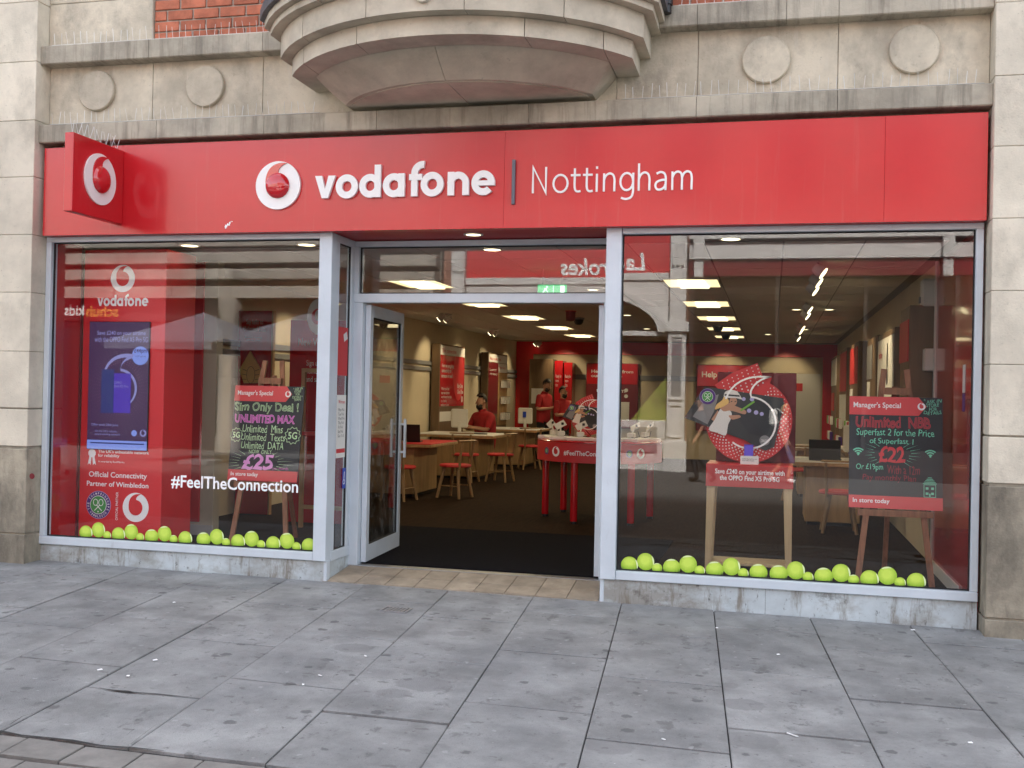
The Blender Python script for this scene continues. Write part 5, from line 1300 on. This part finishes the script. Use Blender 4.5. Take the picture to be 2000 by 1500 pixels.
sc2 = onY(1148, 838, 4.95)
standee(sc2.x, 4.98, 1.26, .215, 'small tennis standee on the round red table', (sc2.x, 4.98, 1.0105))
def demo(x, y, rz, label, w=.16):
    t = thing('demo_stand', label, 'demo stand', (x, y, 1.0105)); t.rotation_euler.z = rz
    def mk(nm, m_, mt): o_ = obj(nm, m_, M[mt]); o_.parent = t
    mk('tray', MB().box(-w, w, -.11, .11, 0, .035, .004), 'paper')
    mk('alarm_pod', MB().box(-.045, .045, -.045, .02, .0355, .10, .01), 'whiteplas'); mk('stalk', MB().tube([(0, .0, .10), (.01, .03, .15)], .010, 8), 'whiteplas')
    mk('phone', MB().bar((-.05, .04, .14), (.07, .05, .20), .075, .009, (0, -1, .6)), 'whiteplas'); mk('camera_bump', MB().box(.02, .05, .03, .042, .17, .20, .004), 'black')
    mk('cable', MB().tube([(.03, -.05, .05), (.09, -.08, .045), (.12, -.02, .06), (.06, .03, .12)], .004, 5), 'black')
for i, (dx, dy, rz) in enumerate(((-.42, -.30, .5), (-.16, -.42, .2), (.16, -.44, -.1), (.42, -.26, -.5), (.55, .02, -.9), (-.58, .05, 1.1))):
    demo(TC.x+dx, TC.y+dy, rz, 'white demo stand with phone and cable on the round red table' ,); bpy.data.objects['demo_stand' if i == 0 else 'demo_stand.%03d' % i]['group'] = 'demo stands on the round table'

# ------------------------------------------------------------------ ceiling fittings
for px_, py_ in ((875, 613), (970, 643), (1055, 666)):
    p = onZ(px_, py_, CL)
    t = thing('wall_washer', 'white ceiling spotlight aimed at the cream side wall', 'spotlight', (p.x, p.y, CL), 'white wall washing spotlights')
    obj('mount', MB().lathe([(.07, -.02), (.07, -.0005)], (p.x, p.y, CL), 16), M['whiteplas'], t, True)
    for s in (-1, 1):
        hd_ = obj('lamp_head', MB().tube([(p.x-.02, p.y+s*.16, CL-.03), (p.x-.10, p.y+s*.17, CL-.10)], .055, 14), M['whiteplas'], t, True)
        obj('lamp_lens', MB().tube([(p.x-.101, p.y+s*.1701, CL-.101), (p.x-.106, p.y+s*.1705, CL-.105)], .045, 14), M['spot'], hd_)
    obj('arm', MB().tube([(p.x, p.y-.16, CL-.026), (p.x, p.y+.16, CL-.026)], .012, 6), M['whiteplas'], t)
def spotlamp(x, y, z, tx, ty, tz, e, ang=60):
    l = bpy.data.lights.new('spot_beam', 'SPOT'); l.energy = e; l.color = (1.0, .80, .48); l.spot_size = rad(ang); l.spot_blend = .6; l.shadow_soft_size = .04
    o_ = bpy.data.objects.new('spot_beam', l); col.objects.link(o_); o_.location = (x, y, z); o_.rotation_euler = (Vector((x, y, z))-Vector((tx, ty, tz))).to_track_quat('Z', 'Y').to_euler(); return o_
PANEL = [spotlamp(x, y, CL-.03, x, y, 0, 14, 165) for x, y in lit]
WASH = [spotlamp(-5.2, y, 2.68, -6.1, y+.1, 1.75, 7.0, 75) for y in (4.6, 8.3, 10.3, 12.3, 14.3, 16.3)]
WASH += [spotlamp(x, YB-1.0, 2.68, x, YB, 1.8, 6, 75) for x in (-4.9, -3.6, -1.1, .3)]
for x, y in ((-3.97, .62), (-.34, .61), (-2.40, 1.02)): WASH.append(spotlamp(x, y, 2.785, x, y-.05, 0, 6, 110))
for px_, py_ in ((1608, 534), (1600, 553), (1593, 569), (1582, 606), (1578, 618), (1568, 642), (1565, 648), (1560, 662)):
    p = onZ(px_, py_, CL-.10)
    t = thing('track_spot', 'lit round track spotlight below the ceiling near the wall displays', 'spotlight', (p.x, p.y, CL), 'lit track spotlights')
    d_ = Vector((.80, -.16, -.58)).normalized(); c_ = Vector((p.x, p.y, CL-.10))
    obj('lamp_head', MB().tube([c_-d_*.10, c_], [.045, .062], 14), M['whiteplas'], t, True)
    obj('lamp_lens', MB().tube([c_+d_*.001, c_+d_*.006], .055, 16), M['spot'], t)
    obj('stem', MB().tube([c_-d_*.06, (c_.x-d_.x*.06, c_.y-d_.y*.06, CL-.0005)], .010, 6), M['greyplas'], t)
for y in (3.8, 6.0, 9.0, 12.5): WASH.append(spotlamp(.5, y, 2.64, 1.4, y+.5, 1.6, 9, 80))
for x, y in ((-2.22, 8.62), (.31, 7.46), (.75, 7.45), (.55, 11.9), (-.1, 13.5), (-2.1, 4.6), (-2.3, 12.0)):
    downlight('recessed_lamp', x, y, CL-.0005, 'small round lit downlight set in the tiled shop ceiling', group='small downlights in the tiled ceiling', r=.06)
e0 = onY(1050, 556, 2.5); e1 = onY(1106, 575, 2.5)
t = thing('exit_sign', 'green lit running man exit sign hanging behind the fanlight', 'exit sign', ((e0.x+e1.x)/2, 2.5, e1.z))
obj('sign_box', MB().box(e0.x, e1.x, 2.5, 2.53, e1.z, e0.z, .004), M['exit'], t); f = street(0, 2.5, 0); m = MB()
hh = e0.z-e1.z; cx = e0.x+.085
for P_ in (circ(cx+.012, e0.z-.022, .010, 10), [(cx-.012, e0.z-.034), (cx+.014, e0.z-.036), (cx+.006, e1.z+.042), (cx-.018, e1.z+.044)], [(cx-.018, e1.z+.042), (cx-.004, e1.z+.042), (cx-.026, e1.z+.012), (cx-.04, e1.z+.014)], [(cx, e1.z+.043), (cx+.008, e1.z+.043), (cx+.028, e1.z+.024), (cx+.02, e1.z+.02)]): m.prism(P_, f, .002, .002)
m.prism(rect(e0.x+.16, e0.x+.166, e1.z+.008, e0.z-.008), f, .002, .002); m.prism(rect(e1.x-.06, e1.x-.02, e1.z+.012, e0.z-.012), f, .002, .002)
obj('running_man', m, M['exitw'], t)
for x in (e0.x+.05, e1.x-.05): obj('hanger', MB().tube([(x, 2.515, e0.z), (x, 2.515, CL)], .004, 6), M['steel'], t)
t = thing('alarm_beacon', 'small dark red fire alarm beacon under the ceiling', 'alarm', (-2.97, 7.84, CL)); obj('beacon_body', MB().lathe([(.02, -.16), (.07, -.15), (.075, -.04), (.075, -.0005)], (-2.97, 7.84, CL), 16), M['maroon'], t, True); obj('beacon_base', MB().lathe([(.085, -.012), (.085, -.0008)], (-2.97, 7.84, CL), 16), M['redpr'], t)
for x, y in ((-3.11, 9.3), (-.94, 11.0), (-.91, 13.55)):
    t = thing('dome_camera', 'small black dome security camera under the shop ceiling', 'camera', (x, y, CL), 'black dome cameras'); obj('dome', MB().lathe([(.005, -.12), (.05, -.11), (.08, -.07), (.088, -.03)], (x, y, CL), 18), M['black'], t, True); obj('dome_base', MB().lathe([(.10, -.0295), (.10, -.0005)], (x, y, CL), 18), M['greyplas'], t, True)
# ------------------------------------------------------------------ people
def person(label, loc, rz, J, extra, cols, name='person', group=None, look=0.0, beard=False, scale=1.0, longhair=False, glasses=False):
    """J: joints -> (x, y, z, r); local frame faces -y. One skinned body; clothes and hair are its children."""
    keys = list(J); idx = {k: i for i, k in enumerate(keys)}
    me = bpy.data.meshes.new('body'); me.from_pydata([J[k][:3] for k in keys], [(idx[a], idx[b]) for a, b, _ in extra], []); me.update()
    ob = bpy.data.objects.new('body', me); col.objects.link(ob)
    md = ob.modifiers.new('skin', 'SKIN'); md.use_smooth_shade = True
    sv = me.skin_vertices[0].data
    for k in keys:
        r = J[k][3]; sv[idx[k]].radius = r if isinstance(r, tuple) else (r, r)
        sv[idx[k]].use_root = (k == 'pelvis')
    ob.modifiers.new('sub', 'SUBSURF').levels = 2
    dg = bpy.context.evaluated_depsgraph_get(); dg.update()
    em = bpy.data.meshes.new_from_object(ob.evaluated_get(dg)); em.name = 'body'
    bpy.data.objects.remove(ob); bpy.data.meshes.remove(me)
    V_ = [v.co.copy() for v in em.vertices]; N_ = [v.normal.copy() for v in em.vertices]; F_ = [tuple(p.vertices) for p in em.polygons]
    RR = lambda k: (J[k][3] if isinstance(J[k][3], float) else sum(J[k][3])/2)
    bones = [(Vector(J[a][:3]), Vector(J[b][:3]), lab, RR(a), RR(b)) for a, b, lab in extra]
    def lab(p):
        best = None
        for a, b, l, ra_, rb_ in bones:
            d_ = b-a; t_ = max(0, min(1, (p-a).dot(d_)/max(1e-9, d_.dot(d_)))); q = (p-(a+d_*t_)).length-(ra_+(rb_-ra_)*t_)
            if best is None or q < best[0]: best = (q, l)
        return best[1]
    L_ = [lab(p) for p in V_]
    # face relief: nose, brows, ears, fingers go into the body mesh
    hd_ = Vector(J['head'][:3]); m = MB(); m.v = [tuple(v) for v in V_]; m.f = list(F_)
    tilt = Matrix.Rotation(look, 3, 'X')
    def HP(x, y, z): return hd_+tilt @ Vector((x, y, z))
    m.tube([HP(0, -.088, .012), HP(0, -.112, -.022), HP(0, -.10, -.032)], [.008, .014, .010], 6)
    for s in (-1, 1):
        m.tube([HP(s*.074, .005, .025), HP(s*.084, .012, .0), HP(s*.076, .006, -.028)], [.010, .016, .009], 6)
    for s, k in (('L', 1), ('R', -1)):
        h_ = Vector(J['hand'+s][:3]); w_ = Vector(J['wrist'+s][:3]); d_ = (h_-w_).normalized()
        side = d_.cross(Vector((0, 0, 1)));
        if side.length < .2: side = d_.cross(Vector((0, 1, 0)))
        side.normalize(); cup = d_.cross(side)*(-1)
        for i, (o_, ln) in enumerate(((-.030, .062), (-.010, .075), (.010, .070), (.029, .055))):
            a = h_+d_*.02+side*o_; m.tube([a, a+d_*ln*.55+cup*.006, a+d_*ln*.95+cup*.022], [.0095, .0085, .006], 6)
        a = h_-d_*.02+side*(-.034*k); m.tube([a, a+d_*.035+side*(-.022*k), a+d_*.062+side*(-.018*k)+cup*.012], [.011, .010, .007], 6)
    body = obj(name, m, cols['skin'], None, True, ang=60); body.location = loc; body.rotation_euler.z = rz; body.scale = (scale,)*3
    tag(body, label, 'person', group)
    def layer(nm, labs, mat, off, test=None):
        keep = [f for f in F_ if sum(L_[i] in labs or (test is not None and test(L_[i], V_[i])) for i in f)*2 >= len(f)]
        mp = {}; mm = MB()
        for f in keep:
            for i in f:
                if i not in mp: mp[i] = len(mm.v); mm.v.append(tuple(V_[i]+N_[i]*off))
            mm.f.append(tuple(mp[i] for i in f))
        if mm.f: c_ = obj(nm, mm, mat, None, True, ang=80); c_.parent = body
    layer('shirt', cols.get('shirt_labs', ('torso', 'uparm', 'clav')), cols['shirt'], .011, lambda l, v: l == 'hip' and v.z > J['pelvis'][2]-.05)
    layer('trousers', cols.get('leg_labs', ('hip', 'thigh', 'shin')), cols['trouser'], .006, lambda l, v: l == 'torso' and v.z < J['pelvis'][2]+.10)
    layer('shoes', ('foot',), cols['shoe'], .008)
    # hair cap (and beard) as shells over the head
    def shell(nm, test, mat, off):
        mm = MB(); nu, nv = 22, 14; ids = {}
        for j in range(nv+1):
            for i in range(nu):
                th_ = PI*j/nv; ph = 2*PI*i/nu; d_ = Vector((math.sin(th_)*math.cos(ph), math.sin(th_)*math.sin(ph), math.cos(th_)))
                ids[(i, j)] = len(mm.v); wob = 1+.03*math.sin(9*ph+5*th_)
                mm.v.append(tuple(HP(d_.x*(.078+off)*wob, .004+d_.y*(.096+off)*wob, .012+d_.z*(.122+off)*wob)))
        for j in range(nv):
            for i in range(nu):
                q = [(i, j), ((i+1) % nu, j), ((i+1) % nu, j+1), (i, j+1)]
                th_ = PI*(j+.5)/nv; ph = 2*PI*(i+.5)/nu; d_ = (math.sin(th_)*math.cos(ph), math.sin(th_)*math.sin(ph), math.cos(th_))
                if test(d_): mm.f.append(tuple(ids[k] for k in q))
        c_ = obj(nm, mm, mat, None, True, ang=90); c_.parent = body
    shell('hair', (lambda d_: d_[2] > .42+(-.9 if d_[1] > .25 else (.0 if d_[1] > -.2 else .12)) and not (d_[2] < -.75)) if longhair else (lambda d_: d_[2] > (.66 if d_[1] < -.1 else (.25 if d_[1] < .2 else -.30))), cols['hair'], .010)
    if beard:
        mm = MB(); nu, nv = 20, 12
        for j in range(nv+1):
            for i in range(nu):
                th_ = PI*j/nv; ph = 2*PI*i/nu
                mm.v.append(tuple(HP(.066*math.sin(th_)*math.cos(ph), -.034+.068*math.sin(th_)*math.sin(ph), -.082+.062*math.cos(th_))))
        for j in range(nv):
            for i in range(nu):
                th_ = PI*(j+.5)/nv; ph = 2*PI*(i+.5)/nu; d_ = (math.sin(th_)*math.cos(ph), math.sin(th_)*math.sin(ph), math.cos(th_))
                if d_[1] < .15 and d_[2] < (.15 if abs(d_[0]) < .6 else .75): mm.f.append((j*nu+i, j*nu+(i+1) % nu, (j+1)*nu+(i+1) % nu, (j+1)*nu+i))
        c_ = obj('beard', mm, cols['hair'], None, True, ang=90); c_.parent = body
    m = MB()
    for s in (-1, 1): m.tube([HP(s*.018, -.094, .020), HP(s*.040, -.088, .020)], .0032, 6)
    m.tube([HP(-.022, -.098, -.058), HP(.022, -.098, -.058)], .0028, 6)
    o_ = obj('eyes_and_mouth', m, M['hair'], None); o_.parent = body
    if glasses:
        g_ = MB()
        for s in (-1, 1): g_.tube([HP(s*.032+.024*math.cos(2*PI*i/12), -.104, .018+.018*math.sin(2*PI*i/12)) for i in range(13)], .003, 5)
        o_ = obj('glasses', g_, M['black'], None); o_.parent = body
    return body
BONES = [('pelvis', 'belly', 'torso'), ('belly', 'chest', 'torso'), ('chest', 'neck0', 'clav'), ('neck0', 'neck', 'neck'), ('neck', 'jaw', 'head'), ('jaw', 'head', 'head'), ('head', 'crown', 'head')]
for s in 'LR': BONES += [('chest', 'sh'+s, 'clav'), ('sh'+s, 'el0'+s, 'uparm'), ('el0'+s, 'el'+s, 'elbow'), ('el'+s, 'wrist'+s, 'forearm'), ('wrist'+s, 'hand'+s, 'hand'), ('pelvis', 'hip'+s, 'hip'), ('hip'+s, 'knee'+s, 'thigh'), ('knee'+s, 'ank'+s, 'shin'), ('ank'+s, 'toe'+s, 'foot')]
def joints(arms, legs, lean=0.0, hz=0.0, headf=.0, bulk=1.0):
    """arms/legs: {side: (elbow, wrist, hand)} and {side: (knee, ankle, toe)}; hz = height of the hips"""
    up = lambda z: -lean*(z-hz)
    b = bulk
    J = {'pelvis': (0, 0, hz, (.15*b, .115*b)), 'belly': (0, up(hz+.2)-.0, hz+.20, (.145*b, .115*b)), 'chest': (0, up(hz+.42), hz+.42, (.165*b, .12*b)),
         'neck0': (0, up(hz+.54), hz+.535, (.075, .07)), 'neck': (0, up(hz+.58)-.01, hz+.585, (.056, .056)),
         'jaw': (0, up(hz+.64)-.022-headf*.5, hz+.645, (.060, .066)), 'head': (0, up(hz+.72)-.018-headf, hz+.725, (.077, .094)), 'crown': (0, up(hz+.8)-.008-headf, hz+.805, (.058, .070))}
    for s, k in (('L', 1), ('R', -1)):
        sy = up(hz+.46); J['sh'+s] = (k*.19*b, sy, hz+.475, .066)
        e, w, h = arms[s]; S_ = Vector(J['sh'+s][:3]); E_ = Vector(e)
        J['el0'+s] = (*(S_.lerp(E_, .80)), .050); J['el'+s] = (*e, .043); J['wrist'+s] = (*w, .028); J['hand'+s] = (*h, (.040, .020))
        J['hip'+s] = (k*.095, 0.0, hz-.06, .095); kn, an, to = legs[s]
        J['knee'+s] = (*kn, .062); J['ank'+s] = (*an, .042); J['toe'+s] = (*to, (.045, .032))
    return J
STAND = {s: ((k*.11, -.01, .50), (k*.115, .02, .085), (k*.13, -.13, .045)) for s, k in (('L', 1), ('R', -1))}
UNI = dict(skin=M['skin'], shirt=M['shirt'], trouser=M['trouser'], shoe=M['black'], hair=M['hair'])
# bearded man seated behind the second desk
SIT = {s: ((k*.13, -.44, .50), (k*.14, -.42, .09), (k*.14, -.58, .05)) for s, k in (('L', 1), ('R', -1))}
J = joints({'L': ((.27, -.16, .72), (.12, -.36, .76), (.05, -.42, .77)), 'R': ((-.27, -.16, .72), (-.13, -.36, .76), (-.06, -.42, .775))}, SIT, lean=.12, hz=.46, bulk=1.30)
sp = onY(950, 800, 11.0)
person('bearded man in red polo shirt sitting behind the oak desk', (sp.x, 11.0, FL+.0), rad(-42), J, BONES, UNI, beard=True, look=rad(8), scale=1.10)
t = thing('stool', 'low dark stool under the bearded seated man', 'stool', (sp.x, 11.0, FL)); obj('seat', MB().lathe([(.18, .34), (.19, .37), (.01, .375)], (sp.x, 11.0, FL), 20), M['black'], t, True); obj('column', MB().lathe([(.03, .03), (.03, .3395)], (sp.x, 11.0, FL), 12), M['steel'], t, True); obj('base', MB().lathe([(.2, 0), (.2, .02), (.03, .0295)], (sp.x, 11.0, FL), 20), M['steel'], t, True)
# man looking down at a phone, and man with folded arms
J = joints({'L': ((.27, -.02, 1.14), (.10, -.25, 1.16), (.03, -.31, 1.19)), 'R': ((-.27, -.02, 1.14), (-.10, -.25, 1.16), (-.03, -.31, 1.19))}, STAND, lean=.04, hz=.93, headf=.035)
p1 = onY(1062, 760, 14.35)
person('dark haired man in red shirt standing and looking down at a phone', (p1.x, 14.35, FL), rad(70), J, BONES, UNI, look=rad(24), beard=True)
ph = thing('mobile_phone', 'dark mobile phone held in both hands by the standing man', 'phone', (p1.x+.31, 14.36, 1.29))
obj('phone_body', MB().bar((p1.x+.285, 14.30, 1.27), (p1.x+.345, 14.27, 1.37), .075, .010, (1, 0, .5)), M['black'], ph); obj('phone_lens', MB().box(p1.x+.335, p1.x+.345, 14.265, 14.275, 1.375, 1.38), M['greyplas'], ph)
J = joints({'L': ((.30, -.05, 1.10), (.02, -.27, 1.17), (-.09, -.25, 1.19)), 'R': ((-.30, -.05, 1.10), (-.02, -.22, 1.13), (.10, -.20, 1.15))}, STAND, lean=-.03, hz=.90, bulk=1.1)
p2 = onY(1100, 775, 14.2)
person('bearded man in red polo and glasses standing with folded arms', (p2.x, 14.2, FL), rad(62), J, BONES, UNI, beard=True, scale=.93, glasses=True)

# ------------------------------------------------------------------ the far side of the street (seen mirrored in the glass)
S = 18.0
M['opstone'] = pm('pale street stone', (.34, .31, .27), .85, .2, 1.5, .2, 30, rnd=.08, stain=[(2, .55, .8, (.22, .2, .17), .6, (1, 1, 1))])
M['castiron'] = pm('pale painted ironwork', (.62, .60, .58), .5, .08, 4)
M['opbrick'] = pm('dull brick', (.30, .16, .12), .9, .2, 3)
M['opglass'] = pm('dark shop glazing', (.012, .014, .016), .12)
M['opgrey'] = pm('grey canvas', (.13, .14, .165), .8, .1, 4)
M['opdark'] = pm('dark fascia', (.035, .03, .03), .5)
M['opgold'] = pm('ochre letters', (.50, .30, .05), .5)
oz = gz(0, -S)-.06
def ob(name, x0, x1, y0, y1, z0, z1, mt, par, b=.01): return obj(name, MB().box(x0, x1, y0, y1, z0, z1, b), M[mt], par)
bA = thing('betting_shop_building', 'betting shop with white cast iron arch across the street', 'building', (-4, -S, oz))
ob('wall', -8.6, 7.5, -S-3.0, -S-.30, oz, 9.0, 'opbrick', bA)
sgA = ob('sign_board', -7.9, -2.42, -S-.28, -S-.10, 4.55, 5.75, 'redpr', bA)
text('lettering', 'Ladbrokes', faceN(0, -S-.10, 0), 3.07, 5.35, 4.60, 5.04, .006, M['vinyl'], sgA, off=.02, slant=.12)
ob('cornice', -8.0, -2.0, -S-.30, -S+.12, 5.76, 5.95, 'castiron', bA)
ob('lintel', -7.9, -2.48, -S-.25, -S-.02, 4.36, 4.54, 'castiron', bA)
for x0_, x1_ in ((-2.47, -2.04), (-8.3, -7.9)):
    c_ = ob('pilaster', x0_, x1_, -S-.28, -S+.06, oz, 3.10, 'castiron', bA)
    [obj('pilaster_moulding', MB().ring(rect(-x1_+.05, -x0_-.05, za, zb_), rect(-x1_+.085, -x0_-.085, za+.035, zb_-.035), faceN(0, -S+.06, 0), .001, .035), M['castiron'], c_) for za, zb_ in ((.55, 1.35), (1.45, 3.0))]; obj('pilaster_panel', MB().box(x0_+.10, x1_-.10, -S+.061, -S+.07, 1.55, 2.9), M['greyplas'], c_); ob('pilaster_capital', x0_-.07, x1_+.07, -S-.25, -S+.14, 3.101, 3.34, 'castiron', c_); ob('pilaster_base', x0_-.06, x1_+.06, -S-.25, -S+.12, oz, .45, 'castiron', c_)
    ob('upper_pilaster', x0_+.02, x1_-.02, -S-.28, -S+.05, 3.341, 5.75, 'castiron', c_)
    for k in range(3): ob('flute', x0_+.07+k*.11, x0_+.13+k*.11, -S+.051, -S+.11, 4.7, 5.3, 'castiron', c_)
ax_, aw, az0, arise = -5.185, 2.70, 3.10, 1.22
out_ = [(-(ax_+aw*math.cos(PI*i/30)), az0+arise*math.sin(PI*i/30)) for i in range(31)]; inn_ = [(-(ax_+(aw-.24)*math.cos(PI*i/30)), az0+(arise-.22)*math.sin(PI*i/30)) for i in range(31)]
fN = faceN(0, -S-.06, 0); P_ = out_+inn_[::-1]
m = MB(); w = len(P_); o, u, v, n_ = fN
m.add([o+u*p[0]+v*p[1]+n_*.10 for p in P_]+[o+u*p[0]+v*p[1]-n_*.05 for p in P_], [(i, i+1, w-2-i, w-1-i) for i in range(30)]+[(w+i, w+(i+1) % w, (i+1) % w, i) for i in range(w)])
obj('arch', m, M['castiron'], bA)
for s in (-1, 1):
    half = [p for p in out_ if (p[0]+ax_)*s >= -1e-6]; half.sort(key=lambda p: p[0]*s)
    obj('spandrel', MB().prism(half+[(half[-1][0], 4.355), (half[0][0], 4.355)], fN, -.06, -.01), M['castiron'], bA)
ob('shop_glazing', -7.88, -2.49, -S-.28, -S-.22, .95, 4.34, 'opglass', bA); ob('transom', -7.88, -2.49, -S-.21, -S-.10, 3.0, 3.12, 'castiron', bA)
ob('stall_riser', -7.88, -2.49, -S-.28, -S-.12, oz, .94, 'castiron', bA)
M['oplime'] = pm('lime window poster', (.20, .25, .04), .5)
pts = [(lambda a: (-a.x, a.z))(onY(px_, py_, S)) for px_, py_ in ((1228, 822), (1300, 736), (1302, 822))]; fp_ = faceN(0, -S-.219, 0)
wp_ = obj('window_poster', MB().prism(pts, fp_, .001, .004), M['oplime'], bA)
for s_, a_, b_, c_, d_ in (('WHEN THE', 1273, 1297, 769, 776), ('FUN', 1271, 1297, 778, 789), ('STOPS', 1276, 1292, 791, 798)):
    q0 = onY(b_, d_, S); q1 = onY(a_, c_, S); text('lettering', s_, fp_, -q0.x, -q1.x, q0.z, q1.z, .006, M['opdark'], wp_, off=.02)
for k in range(4): ob('riser_panel', -7.7+k*1.3, -6.6+k*1.3, -S-.119, -S-.09, .15, .78, 'greyplas', bA)
for k in range(3): ob('glazing_bar', -6.6+k*1.35, -6.54+k*1.35, -S-.215, -S-.13, .95, 2.995, 'castiron', bA)
ob('entablature', -2.0, 7.4, -S-.29, -S+.02, 4.85, 5.20, 'castiron', bA); ob('entablature_cap', -2.0, 7.4, -S-.29, -S+.14, 5.32, 5.45, 'castiron', bA); ob('red_band', -2.0, 7.4, -S-.29, -S-.05, 4.45, 4.84, 'maroon', bA)
for x in (-1.9, 3.72):
    c_ = ob('bracket', x, x+.26, -S-.28, -S+.16, 4.84, 5.31, 'castiron', bA); ob('bracket_foot', x+.02, x+.24, -S-.28, -S+.10, 4.42, 4.8395, 'castiron', c_)
ob('shop_glazing', -1.98, 7.4, -S-.28, -S-.20, oz+.3, 4.44, 'opglass', bA); ob('stall_riser', -1.98, 7.4, -S-.19, -S-.05, oz, .38, 'opdark', bA)
for k in range(5): ob('glazing_post', -1.97+k*2.0, -1.87+k*2.0, -S-.19, -S-.05, .381, 4.445, 'opdark', bA)
for k in range(6): ob('sash_window', -7.6+k*2.5, -6.5+k*2.5, -S-.3, -S-.24, 6.3, 8.2, 'opglass', bA)
bB = thing('stone_shop_building', 'stone fronted shoe shop with banded ledges and round columns across the street', 'building', (-16, -S, oz))
ob('wall', -30, -8.7, -S-3.0, -S-.4, oz, 8.0, 'opstone', bB)
for z0_, z1_, d_ in ((4.42, 4.70, .12), (4.86, 5.16, .05), (5.32, 5.85, .0), (3.90, 4.22, .22)): 
    for k in range(12): ob('stone_band', -30+k*1.775, -28.24+k*1.775, -S-.39, -S+d_, z0_, z1_, 'opstone', bB)
ob('fascia', -29.9, -8.8, -S-.39, -S-.12, 3.30, 3.89, 'opdark', bB)
text('lettering', 'schuh', faceN(0, -S-.12, 0), 17.55, 18.55, 3.40, 3.72, .15, M['opgold'], bB, off=.03); text('lettering', 'kids', faceN(0, -S-.12, 0), 18.62, 19.25, 3.43, 3.74, .15, M['vinyl'], bB, off=.02)
ob('shop_glazing', -29.9, -8.8, -S-.39, -S-.30, oz+.2, 3.29, 'opglass', bB)
M['opstrip'] = emat('lit strip lamp', (1.0, .80, .48), 5.0)
for k in range(3): obj('strip_lamp', MB().box(-17.2+k*1.5, -15.9+k*1.5, -S-.295, -S-.27, 2.98, 3.0), M['opstrip'], bB)
for x in (-22.5, -14.15, -9.2):
    c_ = obj('column', MB().lathe([(.34, oz), (.34, oz+.5), (.30, oz+.55), (.28, 3.5), (.33, 3.6), (.33, 3.895)], (x, -S+.0, 0), 24), M['opstone'], bB, True)
    for zz in (.9, 1.8, 2.7): obj('column_joint', MB().lathe([(.293, zz), (.293, zz+.015)], (x, -S, 0), 24), M['opdark'], c_)
for px_, lab in ((395, 'grey canvas parasol standing in the street, farther along from the arch'), (600, 'grey canvas parasol standing in the street, nearer to the arch')):
    q = onY(px_, 640, 13.0); t = thing('parasol', lab, 'parasol', (q.x, -13, gz(q.x, -13)-.03)); h_ = 1.45
    tp = (q.x, -13, 3.15); cs = [(q.x+a*h_, -13+b*h_, 2.45) for a, b in ((-1, -1), (1, -1), (1, 1), (-1, 1))]
    m = MB(); m.add([tp]+cs+[(tp[0], tp[1], tp[2]-.03)]+[(c_[0], c_[1], c_[2]-.16) for c_ in cs], [(0, 1, 2), (0, 2, 3), (0, 3, 4), (0, 4, 1)]+[(1+k, 6+k, 6+(k+1) % 4, 1+(k+1) % 4) for k in range(4)]); obj('canopy', m, M['opgrey'], t)
    obj('pole', MB().lathe([(.03, gz(q.x, -13)-.02), (.03, 3.1)], (q.x, -13, 0), 10), M['greyplas'], t, True); obj('base', MB().box(q.x-.35, q.x+.35, -13.35, -12.65, gz(q.x, -13)-.03, gz(q.x, -13)+.07, .01), M['greyplas'], t)
# passers-by on the far side, seen only as reflections
M['pinkcloth'] = pm('pink cloth', (.60, .30, .28), .8, .1, 8); M['denim'] = pm('blue denim', (.10, .13, .24), .85, .15, 10); M['fair'] = pm('fair hair', (.42, .28, .13), .6); M['dress'] = pm('dark cloth', (.03, .03, .035), .85)
WALK = {'L': ((.11, -.20, .50), (.115, -.10, .09), (.12, -.27, .05)), 'R': ((-.11, -.02, .49), (-.115, .28, .14), (-.12, .18, .045))}
ARM = {'L': ((.26, .06, 1.14), (.27, -.03, .90), (.275, -.06, .82)), 'R': ((-.26, .0, 1.14), (-.27, -.12, .92), (-.275, -.17, .85))}
q = onY(1530, 850, 15.5)
w_ = person('woman in pink top and blue shorts walking on the far side of the street', (q.x, -15.5, gz(q.x, -15.5)-.03), rad(90), joints(ARM, WALK, lean=.03, hz=.92), BONES, dict(skin=M['skin'], shirt=M['pinkcloth'], trouser=M['denim'], shoe=M['vinyl'], hair=M['fair'], leg_labs=('hip', 'thigh')), longhair=True, scale=.95)
bk = thing('rucksack', 'small white rucksack on the back of the walking woman', 'bag', (q.x-.2, -15.5, 1.1)); obj('bag_body', MB().box(q.x-.30, q.x-.13, -15.64, -15.36, .95, 1.32, .05), M['paper'], bk); obj('strap', MB().tube([(q.x-.14, -15.38, 1.0), (q.x+.02, -15.33, 1.2), (q.x-.14, -15.40, 1.33)], .015, 6), M['paper'], bk)
q = onY(1372, 850, 14.5)
person('person in dark clothes walking past the betting shop across the street', (q.x, -14.5, gz(q.x, -14.5)-.03), rad(-90), joints(ARM, WALK, lean=.05, hz=.93), BONES, dict(skin=M['skin'], shirt=M['dress'], trouser=M['dress'], shoe=M['black'], hair=M['hair']))
